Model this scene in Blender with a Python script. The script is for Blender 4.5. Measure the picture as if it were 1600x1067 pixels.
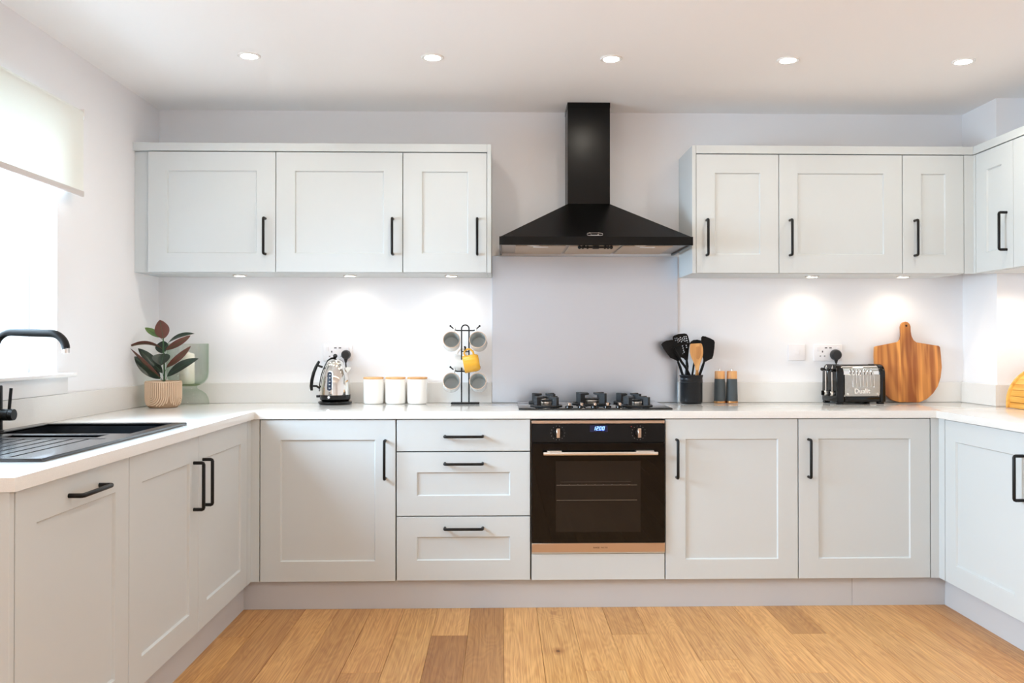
import bpy, bmesh, math, random
from mathutils import Vector, Matrix
PI = math.pi
S = bpy.context.scene
COL = S.collection
for o in list(bpy.data.objects):
    bpy.data.objects.remove(o)

# ------------------------------------------------------------------ camera
cd = bpy.data.cameras.new('camera')
cam = bpy.data.objects.new('camera', cd); COL.objects.link(cam)
cam.location = (1.0735, -3.8356, 1.1828)
cam.rotation_euler = (PI/2 + 0.0062, 0, -0.0237)
cd.sensor_fit = 'HORIZONTAL'; cd.sensor_width = 36.0
cd.lens = 1344.8*36/1600
cd.shift_x = -17.2/1600; cd.shift_y = -5.1/1600
cd.clip_start = 0.02
S.camera = cam

# ------------------------------------------------------------------ exposure
S.view_settings.view_transform = 'Standard'
S.view_settings.look = 'None'
S.view_settings.gamma = 1.0
S.view_settings.use_curve_mapping = False
S.view_settings.exposure = 0.77
S.cycles.max_bounces = 14; S.cycles.diffuse_bounces = 9

# ------------------------------------------------------------------ sky
W = bpy.data.worlds.new('sky'); S.world = W; W.use_nodes = True
bg = W.node_tree.nodes['Background']
bg.inputs[0].default_value = (0.86, 0.95, 1.0, 1)
bg.inputs[1].default_value = 2.2

# ------------------------------------------------------------------ lights
def area(name, loc, rot, sx, sy, power, colr):
    l = bpy.data.lights.new(name, 'AREA'); l.shape = 'RECTANGLE'; l.size = sx; l.size_y = sy
    l.energy = power; l.color = colr
    o = bpy.data.objects.new(name, l); COL.objects.link(o); o.location = loc; o.rotation_euler = rot
    return o
def spot(name, loc, power, colr, angle, blend=0.6, size=0.03):
    l = bpy.data.lights.new(name, 'SPOT'); l.energy = power; l.color = colr
    l.spot_size = math.radians(angle); l.spot_blend = blend; l.shadow_soft_size = size
    o = bpy.data.objects.new(name, l); COL.objects.link(o); o.location = loc
    return o
DAY = (0.60, 0.81, 1.0); WARM = (1.0, 0.90, 0.76)
area('daylight_kitchen_window', (-1.16, -1.10, 1.66), (0, -PI/2+0.35, 0), 1.1, 1.4, 60, DAY).data.spread = math.radians(116)
area('fill_light_rear_left', (-1.05, -4.9, 1.15), (0, -PI/2, 0), 2.1, 2.0, 16, DAY).data.spread = math.radians(150)  # unseen source, added as soft cool fill from behind the camera
LAMPX = (0.0291, 0.7833, 1.5254, 2.2665, 3.0098)
for y, pw in ((-0.27, 4.6), (-2.3, 9.0), (-4.4, 12.5)):  # front row has fittings; the rear rows are unseen, added as fill
    for x in LAMPX:
        spot('downlight_and_fill_beam', (x, y, 2.350), pw, WARM, 178 if y > -1 else 168, 1.0, 0.03)
PUCKS = ((-0.22, 0.43), (0.32, 0.43), (0.82, 0.43), (2.62, 0.43), (3.08, 0.43))
for i, (x, y) in enumerate(PUCKS):
    spot('cabinet_light_beam', (x, y, 1.508), 1.3 if i < 3 else 1.5, (1.0, 0.92, 0.82) if i < 3 else (1.0, 0.86, 0.70), 150, 0.9, 0.02)
spot('cabinet_light_beam', (3.50, 0.06, 1.505), 2.6, (1.0, 0.88, 0.74), 150, 0.9, 0.02)

# ================================================================== helpers
def lin(c):
    return tuple(((v/255)/12.92 if v/255 <= 0.04045 else ((v/255+0.055)/1.055)**2.4) for v in c)
def nmat(name):
    m = bpy.data.materials.new(name); m.use_nodes = True
    nt = m.node_tree; return m, nt, nt.nodes['Principled BSDF']
def mat(name, rgb, rough=0.5, metal=0.0, spec=0.5, coat=0.0, trans=0.0, ior=1.45, emit=None, estr=0.0,
        var=0.0, vscale=8.0, bump=0.0, bscale=60.0, stretch=(1, 1, 1), aniso=0.0):
    m, nt, b = nmat(name)
    c = lin(rgb) + (1,)
    b.inputs['Base Color'].default_value = c
    b.inputs['Roughness'].default_value = rough; b.inputs['Metallic'].default_value = metal
    b.inputs['Specular IOR Level'].default_value = spec; b.inputs['Coat Weight'].default_value = coat
    b.inputs['Transmission Weight'].default_value = trans; b.inputs['IOR'].default_value = ior
    if emit:
        b.inputs['Emission Color'].default_value = lin(emit) + (1,); b.inputs['Emission Strength'].default_value = estr
    if var or bump:
        tc = nt.nodes.new('ShaderNodeTexCoord'); mp = nt.nodes.new('ShaderNodeMapping')
        mp.inputs['Scale'].default_value = stretch
        nt.links.new(tc.outputs['Object'], mp.inputs['Vector'])
        if var:
            n = nt.nodes.new('ShaderNodeTexNoise'); n.inputs['Scale'].default_value = vscale; n.inputs['Detail'].default_value = 4
            nt.links.new(mp.outputs[0], n.inputs['Vector'])
            r = nt.nodes.new('ShaderNodeValToRGB')
            r.color_ramp.elements[0].position = 0.3; r.color_ramp.elements[1].position = 0.7
            r.color_ramp.elements[0].color = tuple(v*(1-var) for v in c[:3]) + (1,)
            r.color_ramp.elements[1].color = tuple(min(1, v*(1+var)) for v in c[:3]) + (1,)
            nt.links.new(n.outputs['Fac'], r.inputs[0]); nt.links.new(r.outputs[0], b.inputs['Base Color'])
        if bump:
            n2 = nt.nodes.new('ShaderNodeTexNoise'); n2.inputs['Scale'].default_value = bscale; n2.inputs['Detail'].default_value = 3
            nt.links.new(mp.outputs[0], n2.inputs['Vector'])
            bp = nt.nodes.new('ShaderNodeBump'); bp.inputs['Strength'].default_value = bump; bp.inputs['Distance'].default_value = 0.002
            nt.links.new(n2.outputs['Fac'], bp.inputs['Height']); nt.links.new(bp.outputs[0], b.inputs['Normal'])
    return m
def wood(name, light, dark, axis=1, freq=30.0, rough=0.45, rand=0.0, knots=False, stave=None, fig=0.13, along=0.05, dist=1.2, ring=46.0):
    """Grain stretched along one object axis; each object shifts the grain by its own random number."""
    m, nt, b = nmat(name); N = nt.nodes.new; L = nt.links.new
    tc = N('ShaderNodeTexCoord'); oi = N('ShaderNodeObjectInfo'); add = N('ShaderNodeVectorMath'); add.operation = 'ADD'
    mul = N('ShaderNodeMath'); mul.operation = 'MULTIPLY'; mul.inputs[1].default_value = 37.0
    L(oi.outputs['Random'], mul.inputs[0])
    L(tc.outputs['Object'], add.inputs[0]); L(mul.outputs[0], add.inputs[1])
    mp = N('ShaderNodeMapping'); sc = [1.0, 1.0, 1.0]; sc[axis] = along
    mp.inputs['Scale'].default_value = sc; L(add.outputs[0], mp.inputs['Vector'])
    n1 = N('ShaderNodeTexNoise'); n1.inputs['Scale'].default_value = freq; n1.inputs['Detail'].default_value = 6; n1.inputs['Distortion'].default_value = dist
    L(mp.outputs[0], n1.inputs['Vector'])
    n2 = N('ShaderNodeTexNoise'); n2.inputs['Scale'].default_value = min(freq*0.28, 7.0); n2.inputs['Detail'].default_value = 2; n2.inputs['Distortion'].default_value = 0.3
    mp2 = N('ShaderNodeMapping'); sc2 = [1.0, 1.0, 1.0]; sc2[axis] = 0.16; mp2.inputs['Scale'].default_value = sc2
    L(add.outputs[0], mp2.inputs['Vector']); L(mp2.outputs[0], n2.inputs['Vector'])
    # cathedral figure: sine of the broad noise
    m1 = N('ShaderNodeMath'); m1.operation = 'MULTIPLY'; m1.inputs[1].default_value = ring; L(n2.outputs['Fac'], m1.inputs[0])
    sn = N('ShaderNodeMath'); sn.operation = 'SINE'; L(m1.outputs[0], sn.inputs[0])
    a1 = N('ShaderNodeMath'); a1.operation = 'MULTIPLY_ADD'; a1.inputs[1].default_value = fig; L(sn.outputs[0], a1.inputs[0]); L(n1.outputs['Fac'], a1.inputs[2])
    r = N('ShaderNodeValToRGB'); r.color_ramp.elements[0].position = 0.30; r.color_ramp.elements[1].position = 0.68
    r.color_ramp.elements[0].color = lin(dark) + (1,); r.color_ramp.elements[1].color = lin(light) + (1,)
    L(a1.outputs[0], r.inputs[0]); out = r.outputs[0]
    if rand:
        mx = N('ShaderNodeMix'); mx.data_type = 'RGBA'; mx.blend_type = 'MULTIPLY'; mx.inputs[0].default_value = rand
        L(out, mx.inputs[6]); L(oi.outputs['Color'], mx.inputs[7]); out = mx.outputs[2]
    if knots:
        v = N('ShaderNodeTexVoronoi'); v.inputs['Scale'].default_value = 3.1; v.feature = 'F1'
        mp3 = N('ShaderNodeMapping'); s3 = [1.6, 1.6, 1.0]; s3[axis] = 0.8; mp3.inputs['Scale'].default_value = s3
        L(add.outputs[0], mp3.inputs['Vector']); L(mp3.outputs[0], v.inputs['Vector'])
        ns = N('ShaderNodeTexNoise'); ns.inputs['Scale'].default_value = 40; L(tc.outputs['Object'], ns.inputs['Vector'])
        ad = N('ShaderNodeMath'); ad.operation = 'MULTIPLY_ADD'; ad.inputs[1].default_value = 0.05; L(ns.outputs['Fac'], ad.inputs[0]); L(v.outputs['Distance'], ad.inputs[2])
        kr = N('ShaderNodeValToRGB'); e = kr.color_ramp.elements
        e[0].position = 0.045; e[0].color = (0.16, 0.10, 0.06, 1); e[1].position = 0.16; e[1].color = (1, 1, 1, 1)
        k2 = e.new(0.075); k2.color = (0.62, 0.5, 0.4, 1)
        L(ad.outputs[0], kr.inputs[0])
        # only some cells carry a knot
        gt = N('ShaderNodeMath'); gt.operation = 'GREATER_THAN'; gt.inputs[1].default_value = 0.42
        sp = N('ShaderNodeSeparateColor'); L(v.outputs['Color'], sp.inputs[0]); L(sp.outputs[0], gt.inputs[0])
        mk = N('ShaderNodeMix'); mk.data_type = 'RGBA'; mk.blend_type = 'MULTIPLY'
        L(gt.outputs[0], mk.inputs[0]); L(out, mk.inputs[6]); L(kr.outputs[0], mk.inputs[7]); out = mk.outputs[2]
    if stave:
        # glued staves of different tone across X: list of (position 0..1, colour factor)
        sx = N('ShaderNodeSeparateXYZ'); L(tc.outputs['Object'], sx.inputs[0])
        mr = N('ShaderNodeMapRange'); mr.inputs[1].default_value = stave[0]; mr.inputs[2].default_value = stave[1]; L(sx.outputs[0], mr.inputs[0])
        cr = N('ShaderNodeValToRGB'); cr.color_ramp.interpolation = 'CONSTANT'; el = cr.color_ramp.elements
        for i, (p, f) in enumerate(stave[2]):
            x = el[0] if i == 0 else (el[1] if i == 1 else el.new(p)); x.position = p; x.color = tuple(f) + (1,)
        L(mr.outputs[0], cr.inputs[0])
        ms = N('ShaderNodeMix'); ms.data_type = 'RGBA'; ms.blend_type = 'MULTIPLY'; ms.inputs[0].default_value = 1
        L(out, ms.inputs[6]); L(cr.outputs[0], ms.inputs[7]); out = ms.outputs[2]
    L(out, b.inputs['Base Color']); b.inputs['Roughness'].default_value = rough
    bp = N('ShaderNodeBump'); bp.inputs['Strength'].default_value = 0.06; bp.inputs['Distance'].default_value = 0.002
    L(a1.outputs[0], bp.inputs['Height']); L(bp.outputs[0], b.inputs['Normal'])
    return m
def glass_pane(name, tint=(1, 1, 1), fac=0.10, edge=None):
    m = bpy.data.materials.new(name); m.use_nodes = True; nt = m.node_tree; nt.nodes.clear()
    o = nt.nodes.new('ShaderNodeOutputMaterial'); mx = nt.nodes.new('ShaderNodeMixShader')
    t = nt.nodes.new('ShaderNodeBsdfTransparent'); t.inputs[0].default_value = tuple(tint) + (1,)
    g = nt.nodes.new('ShaderNodeBsdfGlossy'); g.inputs['Roughness'].default_value = 0.03
    mx.inputs[0].default_value = fac
    if edge:
        lw = nt.nodes.new('ShaderNodeLayerWeight'); lw.inputs[0].default_value = 0.25
        cr = nt.nodes.new('ShaderNodeValToRGB'); cr.color_ramp.elements[0].color = tuple(tint)+(1,); cr.color_ramp.elements[1].color = tuple(edge)+(1,)
        nt.links.new(lw.outputs['Facing'], cr.inputs[0]); nt.links.new(cr.outputs[0], t.inputs[0])
    nt.links.new(t.outputs[0], mx.inputs[1]); nt.links.new(g.outputs[0], mx.inputs[2]); nt.links.new(mx.outputs[0], o.inputs[0])
    return m

class MB:
    def __init__(self): self.bm = bmesh.new()
    def box(self, x0, x1, y0, y1, z0, z1, bev=0.0, seg=2, M=None):
        r = bmesh.ops.create_cube(self.bm, size=1.0); vs = r['verts']
        for v in vs:
            v.co = Vector(((x0+x1)/2 + v.co.x*(x1-x0), (y0+y1)/2 + v.co.y*(y1-y0), (z0+z1)/2 + v.co.z*(z1-z0)))
        if bev:
            es = list({e for v in vs for e in v.link_edges})
            q = bmesh.ops.bevel(self.bm, geom=es, offset=bev, segments=seg, affect='EDGES', profile=0.5)
            vs = list({v for f in q['faces'] for v in f.verts} | {v for v in vs if v.is_valid})
        if M is not None:
            for v in vs: v.co = M @ v.co
        return self
    def face(self, pts):
        return self.bm.faces.new([self.bm.verts.new(p) for p in pts])
    def prism(self, poly, axis, a0, a1, bev=0.0, M=None, seg=2):
        """poly: 2D points in the two other axes (X->(y,z), Y->(x,z), Z->(x,y))."""
        def P(p, a): return {'X': (a, p[0], p[1]), 'Y': (p[0], a, p[1]), 'Z': (p[0], p[1], a)}[axis]
        v0 = [self.bm.verts.new(P(p, a0)) for p in poly]; v1 = [self.bm.verts.new(P(p, a1)) for p in poly]
        n = len(poly); fs = [self.bm.faces.new(v0), self.bm.faces.new(v1)]
        es = list(fs[0].edges) + list(fs[1].edges)
        for i in range(n): fs.append(self.bm.faces.new((v0[i], v0[(i+1) % n], v1[(i+1) % n], v1[i])))
        vs = v0 + v1
        bmesh.ops.recalc_face_normals(self.bm, faces=fs)
        if bev:
            q = bmesh.ops.bevel(self.bm, geom=es, offset=bev, segments=seg, affect='EDGES', profile=0.5)
            vs = list({v for f in q['faces'] for v in f.verts} | {v for v in vs if v.is_valid})
            for f in self.bm.faces: pass
        if M is not None:
            for v in vs: v.co = M @ v.co
        return self
    def tube(self, pts, r, n=10, closed=False, radii=None, M=None):
        pts = [Vector(p) for p in pts]; rings = []; k = len(pts); prev = None
        for i, p in enumerate(pts):
            a = pts[(i-1) % k] if (i > 0 or closed) else p; b = pts[(i+1) % k] if (i < k-1 or closed) else p
            t = (b - a).normalized()
            if prev is None:
                u = t.orthogonal().normalized()
            else:
                u = prev - t*prev.dot(t)
                u = u.normalized() if u.length > 1e-6 else t.orthogonal().normalized()
            prev = u; w = t.cross(u); rr = radii[i] if radii else r
            ring = []
            for j in range(n):
                co = p + (u*math.cos(2*PI*j/n) + w*math.sin(2*PI*j/n))*rr
                ring.append(self.bm.verts.new(M @ co if M is not None else co))
            rings.append(ring)
        for i in range(k if closed else k-1):
            A, B = rings[i], rings[(i+1) % k]
            for j in range(n): self.bm.faces.new((A[j], A[(j+1) % n], B[(j+1) % n], B[j]))
        if not closed:
            self.bm.faces.new(rings[0][::-1]); self.bm.faces.new(rings[-1])
        return self
    def lathe(self, prof, n=32, c=(0, 0, 0), M=None):
        rings = []
        for r, z in prof:
            if r < 1e-6:
                co = Vector((c[0], c[1], c[2]+z)); rings.append([self.bm.verts.new(M @ co if M is not None else co)])
            else:
                ring = []
                for j in range(n):
                    co = Vector((c[0]+r*math.cos(2*PI*j/n), c[1]+r*math.sin(2*PI*j/n), c[2]+z))
                    ring.append(self.bm.verts.new(M @ co if M is not None else co))
                rings.append(ring)
        for A, B in zip(rings, rings[1:]):
            if len(A) == 1 and len(B) == 1: continue
            for j in range(n):
                if len(A) == 1: self.bm.faces.new((A[0], B[(j+1) % n], B[j]))
                elif len(B) == 1: self.bm.faces.new((A[j], A[(j+1) % n], B[0]))
                else: self.bm.faces.new((A[j], A[(j+1) % n], B[(j+1) % n], B[j]))
        if len(rings[0]) > 1 and len(rings[-1]) > 1 and prof[0] == prof[-1]: pass
        return self
    def sphere(self, c, r, n=16, sz=1.0, M=None):
        k = 8
        prof = [(r*math.sin(PI*i/k) if 0 < i < k else 0.0, -r*sz*math.cos(PI*i/k)) for i in range(k+1)]
        return self.lathe(prof, n, c, M)
    def slab(self, xs, ys, inside, z0, z1, bev=0.0):
        """Welded slab over the cells of a grid that are inside: one closed skin, no seams between cells."""
        T, Bv = {}, {}
        def gv(d, i, j, z):
            if (i, j) not in d: d[(i, j)] = self.bm.verts.new((xs[i], ys[j], z))
            return d[(i, j)]
        nx, ny = len(xs)-1, len(ys)-1
        I = [[inside((xs[i]+xs[i+1])/2, (ys[j]+ys[j+1])/2) for j in range(ny)] for i in range(nx)]
        es = []
        for i in range(nx):
            for j in range(ny):
                if not I[i][j]: continue
                q = [(i, j), (i+1, j), (i+1, j+1), (i, j+1)]
                self.bm.faces.new([gv(T, a, b, z1) for a, b in q]); self.bm.faces.new([gv(Bv, a, b, z0) for a, b in q[::-1]])
                for (a, b), (di, dj) in (((0, 1), (0, -1)), ((1, 2), (1, 0)), ((2, 3), (0, 1)), ((3, 0), (-1, 0))):
                    ii, jj = i+di, j+dj
                    if 0 <= ii < nx and 0 <= jj < ny and I[ii][jj]: continue
                    p, s = q[a], q[b]
                    f = self.bm.faces.new((gv(T, p[0], p[1], z1), gv(Bv, p[0], p[1], z0), gv(Bv, s[0], s[1], z0), gv(T, s[0], s[1], z1)))
                    es.append(self.bm.edges.get((T[p], T[s])))
        if bev: bmesh.ops.bevel(self.bm, geom=es, offset=bev, segments=2, affect='EDGES', profile=0.5)
        return self
    def shell_box(self, x0, x1, y0, y1, z0, z1, t):
        self.box(x0, x1, y0, y1, z0, z0+t)
        self.box(x0, x0+t, y0, y1, z0+t, z1); self.box(x1-t, x1, y0, y1, z0+t, z1)
        self.box(x0+t, x1-t, y0, y0+t, z0+t, z1); self.box(x0+t, x1-t, y1-t, y1, z0+t, z1)
        return self

ORG = {}
def _link(name, mb, m, parent, smooth):
    me = bpy.data.meshes.new(name)
    bmesh.ops.recalc_face_normals(mb.bm, faces=mb.bm.faces[:]) if getattr(mb, 'recalc', True) else None
    mb.bm.to_mesh(me); mb.bm.free()
    for mm in (m if isinstance(m, (list, tuple)) else [m]): me.materials.append(mm)
    if smooth:
        me.polygons.foreach_set('use_smooth', [True]*len(me.polygons)); me.set_sharp_from_angle(angle=math.radians(smooth))
    o = bpy.data.objects.new(name, me); COL.objects.link(o)
    if parent is not None:
        o.parent = parent; g = ORG.get(parent.name, (0, 0, 0)); ORG[o.name] = g
        if any(g): me.transform(Matrix.Translation((-g[0], -g[1], -g[2])))
    return o
def part(name, mb, m, parent, label=None, smooth=40, kind=None):
    o = _link(name, mb, m, parent, smooth)
    if label: o['label'] = label
    if kind: o['kind'] = kind
    return o
def tag(o, label, cat, group=None):
    o['label'] = label; o['category'] = cat
    if group: o['group'] = group
    return o
def thing(name, label, cat, loc=(0, 0, 0), group=None, world=True):
    """Empty at the thing's base. world=True: its parts are drawn in room coordinates."""
    o = bpy.data.objects.new(name, None); COL.objects.link(o); o.location = loc; o.empty_display_size = 0.05
    ORG[o.name] = tuple(loc) if world else (0, 0, 0)
    return tag(o, label, cat, group)
def solo(name, mb, m, label, cat, group=None, base=None, smooth=40):
    o = _link(name, mb, m, None, smooth)
    if base:
        o.data.transform(Matrix.Translation((-base[0], -base[1], -base[2]))); o.location = base; ORG[o.name] = tuple(base)
    return tag(o, label, cat, group)
def struct(name, mb, m, parent=None, smooth=30):
    o = _link(name, mb, m, parent, smooth)
    if parent is None: o['kind'] = 'structure'
    return o
def copy_tree(o, parent=None):
    c = o.copy(); COL.objects.link(c)
    if parent is not None: c.parent = parent; c.matrix_parent_inverse = o.matrix_parent_inverse
    for ch in list(o.children): copy_tree(ch, c)
    return c
def text(name, body, size, mtx, m, parent, extrude=0.0005, bold=0.0, spacing=1.0):
    cu = bpy.data.curves.new(name, 'FONT'); cu.body = body; cu.size = size; cu.extrude = extrude; cu.offset = bold
    cu.align_x = 'CENTER'; cu.align_y = 'CENTER'; cu.space_character = spacing; cu.resolution_u = 3
    cu.materials.append(m)
    t_ = bpy.data.objects.new('temporary', cu); COL.objects.link(t_)
    dg = bpy.context.evaluated_depsgraph_get()
    me = bpy.data.meshes.new_from_object(t_.evaluated_get(dg)); me.name = name
    bpy.data.objects.remove(t_); bpy.data.curves.remove(cu)
    o = bpy.data.objects.new(name, me); COL.objects.link(o); o.parent = parent; o['kind'] = 'stuff'
    g = ORG.get(parent.name, (0, 0, 0)); ORG[o.name] = g
    o.matrix_local = Matrix.Translation((-g[0], -g[1], -g[2])) @ mtx
    return o
UPRIGHT = Matrix.Rotation(PI/2, 4, 'X')          # text facing -Y

# ================================================================== materials
M_WALL = mat('wall_paint', (238, 239, 242), 0.75, spec=0.25, bump=0.05, bscale=180)
M_CEIL = mat('ceiling_paint', (243, 243, 243), 0.85, spec=0.2)
M_CAB = mat('grey_cabinet_paint', (204, 210, 212), 0.42, spec=0.4)
M_PLINTH = mat('plinth_paint', (196, 197, 200), 0.5, spec=0.3)
M_INSIDE = mat('cabinet_carcass_board', (150, 150, 148), 0.6)
M_TRIMW = mat('white_gloss_trim', (240, 240, 240), 0.25)
M_QUARTZ = mat('white_quartz', (227, 227, 225), 0.08, spec=0.5, var=0.035, vscale=420)
M_BLACK = mat('matt_black_metal', (15, 15, 16), 0.40, spec=0.35)
M_HOOD = mat('black_enamel', (5, 5, 5), 0.27, spec=0.30)
M_BLKGLOSS = mat('gloss_black_plastic', (8, 8, 9), 0.08, spec=0.4)
M_GLASSBLK = mat('black_glass', (5, 5, 6), 0.02, spec=0.35)
M_STEEL = mat('brushed_steel', (212, 224, 238), 0.30, metal=1.0, bump=0.12, bscale=14, stretch=(0.6, 1, 60))
M_STEELD = mat('hood_steel', (170, 168, 166), 0.38, metal=1.0)
M_CHROME = mat('polished_chrome', (226, 224, 220), 0.06, metal=1.0)
M_SATIN = mat('satin_silver', (222, 216, 208), 0.3, metal=1.0)
M_COPPER = mat('copper_trim', (202, 182, 166), 0.3, metal=1.0)
M_SINK = mat('black_granite_composite', (24, 27, 32), 0.22, spec=1.0, var=0.25, vscale=500)
M_IRON = mat('cast_iron', (34, 35, 38), 0.5, spec=0.5, bump=0.2, bscale=300)
M_PLASTW = mat('white_plastic', (236, 234, 236), 0.3)
M_SLOT = mat('socket_slot', (60, 52, 56), 0.5)
M_RUBBER = mat('black_plug_plastic', (38, 37, 38), 0.45)
M_CERW = mat('white_ceramic', (240, 238, 234), 0.2)
M_BAMBOO = wood('bamboo', (226, 178, 120), (204, 150, 92), axis=0, freq=40)
M_MUGOUT = mat('pale_grey_glaze', (222, 224, 224), 0.25)
M_MUGIN = mat('grey_mug_glaze', (184, 190, 190), 0.25)
M_MUGRIM = mat('bare_clay_rim', (196, 172, 152), 0.6)
M_YELLOW = mat('mustard_yellow_glaze', (232, 176, 62), 0.22)
M_YELLOWIN = mat('white_mug_glaze', (228, 226, 220), 0.25)
M_CROCK = mat('dark_stoneware', (22, 23, 26), 0.34, spec=0.35)
M_NYLON = mat('black_nylon', (7, 7, 8), 0.36, spec=0.25)
M_SPOON = wood('beech_wood', (224, 170, 108), (200, 142, 82), axis=2, freq=45, rough=0.5)
M_MILLW = wood('mill_oak', (224, 168, 108), (198, 138, 82), axis=2, freq=60)
M_MILLG = mat('grey_mill_paint', (72, 80, 84), 0.5)
M_MILLC = mat('copper_band', (200, 148, 96), 0.3, metal=1.0)
M_POT = mat('beige_clay', (216, 190, 164), 0.8, spec=0.2, bump=0.1, bscale=200)
M_SOIL = mat('potting_soil', (60, 44, 32), 0.95, bump=0.8, bscale=120)
M_LEAFU = mat('dark_green_leaf', (38, 52, 42), 0.36, var=0.25, vscale=25)
M_LEAFB = mat('red_brown_leaf_underside', (104, 62, 52), 0.5, var=0.15, vscale=30)
M_LEAFG = mat('fresh_green_leaf', (92, 120, 66), 0.35, var=0.15, vscale=25)
M_STEM = mat('green_stem', (56, 92, 60), 0.45)
M_CANDLE = mat('cream_wax', (240, 236, 226), 0.5)
M_GREENGL = glass_pane('pale_green_glass', (0.975, 0.99, 0.972), 0.07, (0.72, 0.83, 0.74))
M_AMBER = glass_pane('thick_green_glass', (0.90, 0.93, 0.80), 0.10, (0.62, 0.70, 0.50))
M_PANE = glass_pane('window_glass', (1, 1, 1), 0.05)
M_LAMP = mat('lamp_diffuser', (255, 250, 240), 0.5, emit=(255, 248, 232), estr=60)
M_PUCK = mat('led_diffuser', (255, 250, 240), 0.5, emit=(255, 246, 226), estr=8)
M_LED = mat('display_digits', (60, 110, 255), 0.4, emit=(150, 195, 255), estr=1.6)
M_LCD = mat('display_window', (12, 14, 26), 0.1, emit=(20, 40, 110), estr=0.15)
M_INK = mat('brown_ink', (92, 70, 58), 0.5)
M_WINDOWB = mat('smoked_kettle_window', (34, 42, 60), 0.30, spec=0.25)
M_OVENWIN = mat('oven_cavity_glass', (26, 23, 21), 0.06, spec=0.4)
M_BOARD = wood('acacia_board', (214, 146, 76), (160, 92, 42), axis=2, freq=26, rough=0.45,
               stave=(-0.172, 0.172, [(0.0, (1.12, 1.16, 1.15)), (0.09, (.86, .82, .78)), (0.33, (1.15, 1.2, 1.15)), (0.385, (.84, .80, .74)), (0.64, (1.16, 1.22, 1.2)), (0.70, (1.0, 1.0, .95)), (0.905, (1.18, 1.2, 1.15)), (0.945, (.88, .84, .8))]))
M_BIN = wood('bread_bin_bamboo', (240, 186, 96), (216, 150, 60), axis=1, freq=30)
M_FLOOR = wood('oak_floorboard', (212, 166, 108), (172, 122, 70), axis=1, freq=170, rough=0.38, rand=1.0, knots=True, fig=0.05, along=.022, dist=.35, ring=150)
def fabric(name, rgb):
    m = bpy.data.materials.new(name); m.use_nodes = True; nt = m.node_tree; nt.nodes.clear()
    o = nt.nodes.new('ShaderNodeOutputMaterial'); mx = nt.nodes.new('ShaderNodeMixShader')
    d = nt.nodes.new('ShaderNodeBsdfDiffuse'); t = nt.nodes.new('ShaderNodeBsdfTranslucent')
    d.inputs[0].default_value = lin(rgb)+(1,); t.inputs[0].default_value = lin(rgb)+(1,); mx.inputs[0].default_value = 0.16
    nt.links.new(d.outputs[0], mx.inputs[1]); nt.links.new(t.outputs[0], mx.inputs[2]); nt.links.new(mx.outputs[0], o.inputs[0])
    return m
M_BLIND = fabric('blind_fabric', (240, 242, 238))

# ================================================================== room
XW, YW, ZC = -0.6715, 0.5731, 2.3697      # left wall, back wall, ceiling
XR, YF = 3.69, -6.5                       # right wall, wall behind the camera
ZT, ZU = 0.8815, 0.8488                   # worktop top and underside

# floor: sub-floor plus oak boards
m = MB(); m.box(XW-0.3, XR+0.3, YF-0.2, YW+0.2, -0.14, -0.016)
floor = struct('floor', m, mat('subfloor_joint', (92, 62, 36), 0.8))
random.seed(11)
PW = 0.1467; X0 = 1.0785
first_ends = {0: -1.15, -1: -1.3, -2: -0.335, -3: -1.05, -4: -0.722, -5: -0.92, -6: -1.2, -7: -1.0, -8: -0.338, 1: -0.98, 2: -0.72, 3: -0.337, 4: -1.1,
              5: -0.628, 6: -1.25, 7: -0.76, 8: -0.347, 9: -1.0, 10: -1.3, 11: -0.95, 12: -1.2, 13: -1.1}
tones = [(1, 1, 1), (0.95, 0.93, 0.90), (1.04, 1.04, 1.03), (0.90, 0.87, 0.82), (1.0, 0.98, 0.95)]
fixed = {(-1, 0): (0.68, 0.60, 0.52), (-2, 0): (1.02, 1.0, .96), (-2, 1): (0.58, 0.48, 0.40), (-3, 0): (1.0, 1.0, .94), (-4, 0): (1.03, 1.0, .95), (-4, 1): (.86, .80, .72),
         (-5, 0): (.88, .83, .76), (-6, 0): (1.03, 1.0, .92), (-7, 0): (.84, .77, .68), (-8, 0): (.92, .86, .78), (-8, 1): (1.04, 1.0, .90), (0, 0): (1.08, 1.06, 1.02),
         (1, 0): (1.0, .98, .92), (2, 0): (1.06, 1.04, 1.0), (3, 0): (.88, .82, .74), (3, 1): (1.06, 1.04, 1.0), (4, 0): (1.06, 1.03, .98), (5, 0): (.96, .92, .86), (5, 1): (1.06, 1.04, .98),
         (6, 0): (1.0, .97, .92), (7, 0): (1.14, 1.12, 1.06), (8, 0): (.82, .75, .66), (8, 1): (1.1, 1.08, 1.02), (9, 0): (1.1, 1.07, 1.0), (10, 0): (1.04, 1.02, .96), (11, 0): (1.08, 1.04, .97),
         (12, 0): (.98, .88, .80), (13, 0): (.84, .76, .70)}
for k in range(-12, 17):
    xa, xb = X0 + k*PW, X0 + (k+1)*PW
    xa = max(xa, XW); xb = min(xb, XR)
    if xb - xa < 0.02: continue
    y = 0.56; i = 0
    while y > YF+0.01:
        ln = random.choice((0.95, 1.25, 1.5, 1.8))
        y2 = first_ends.get(k, -random.uniform(0.2, 1.4)) if i == 0 else y - ln
        y2 = max(y2, YF)
        m = MB(); cx, cy = (xa+xb)/2, (y+y2)/2; hx, hy = (xb-xa)/2 - 0.0004, (y-y2)/2 - 0.0004
        m.box(-hx, hx, -hy, hy, -0.016, 0.0, 0.0012, 1)
        p = _link('plank', m, M_FLOOR, floor, 0); p.location = (cx, cy, 0)
        p.color = (fixed.get((k, i)) or random.choice(tones)) + (1,)
        y = y2; i += 1

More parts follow.
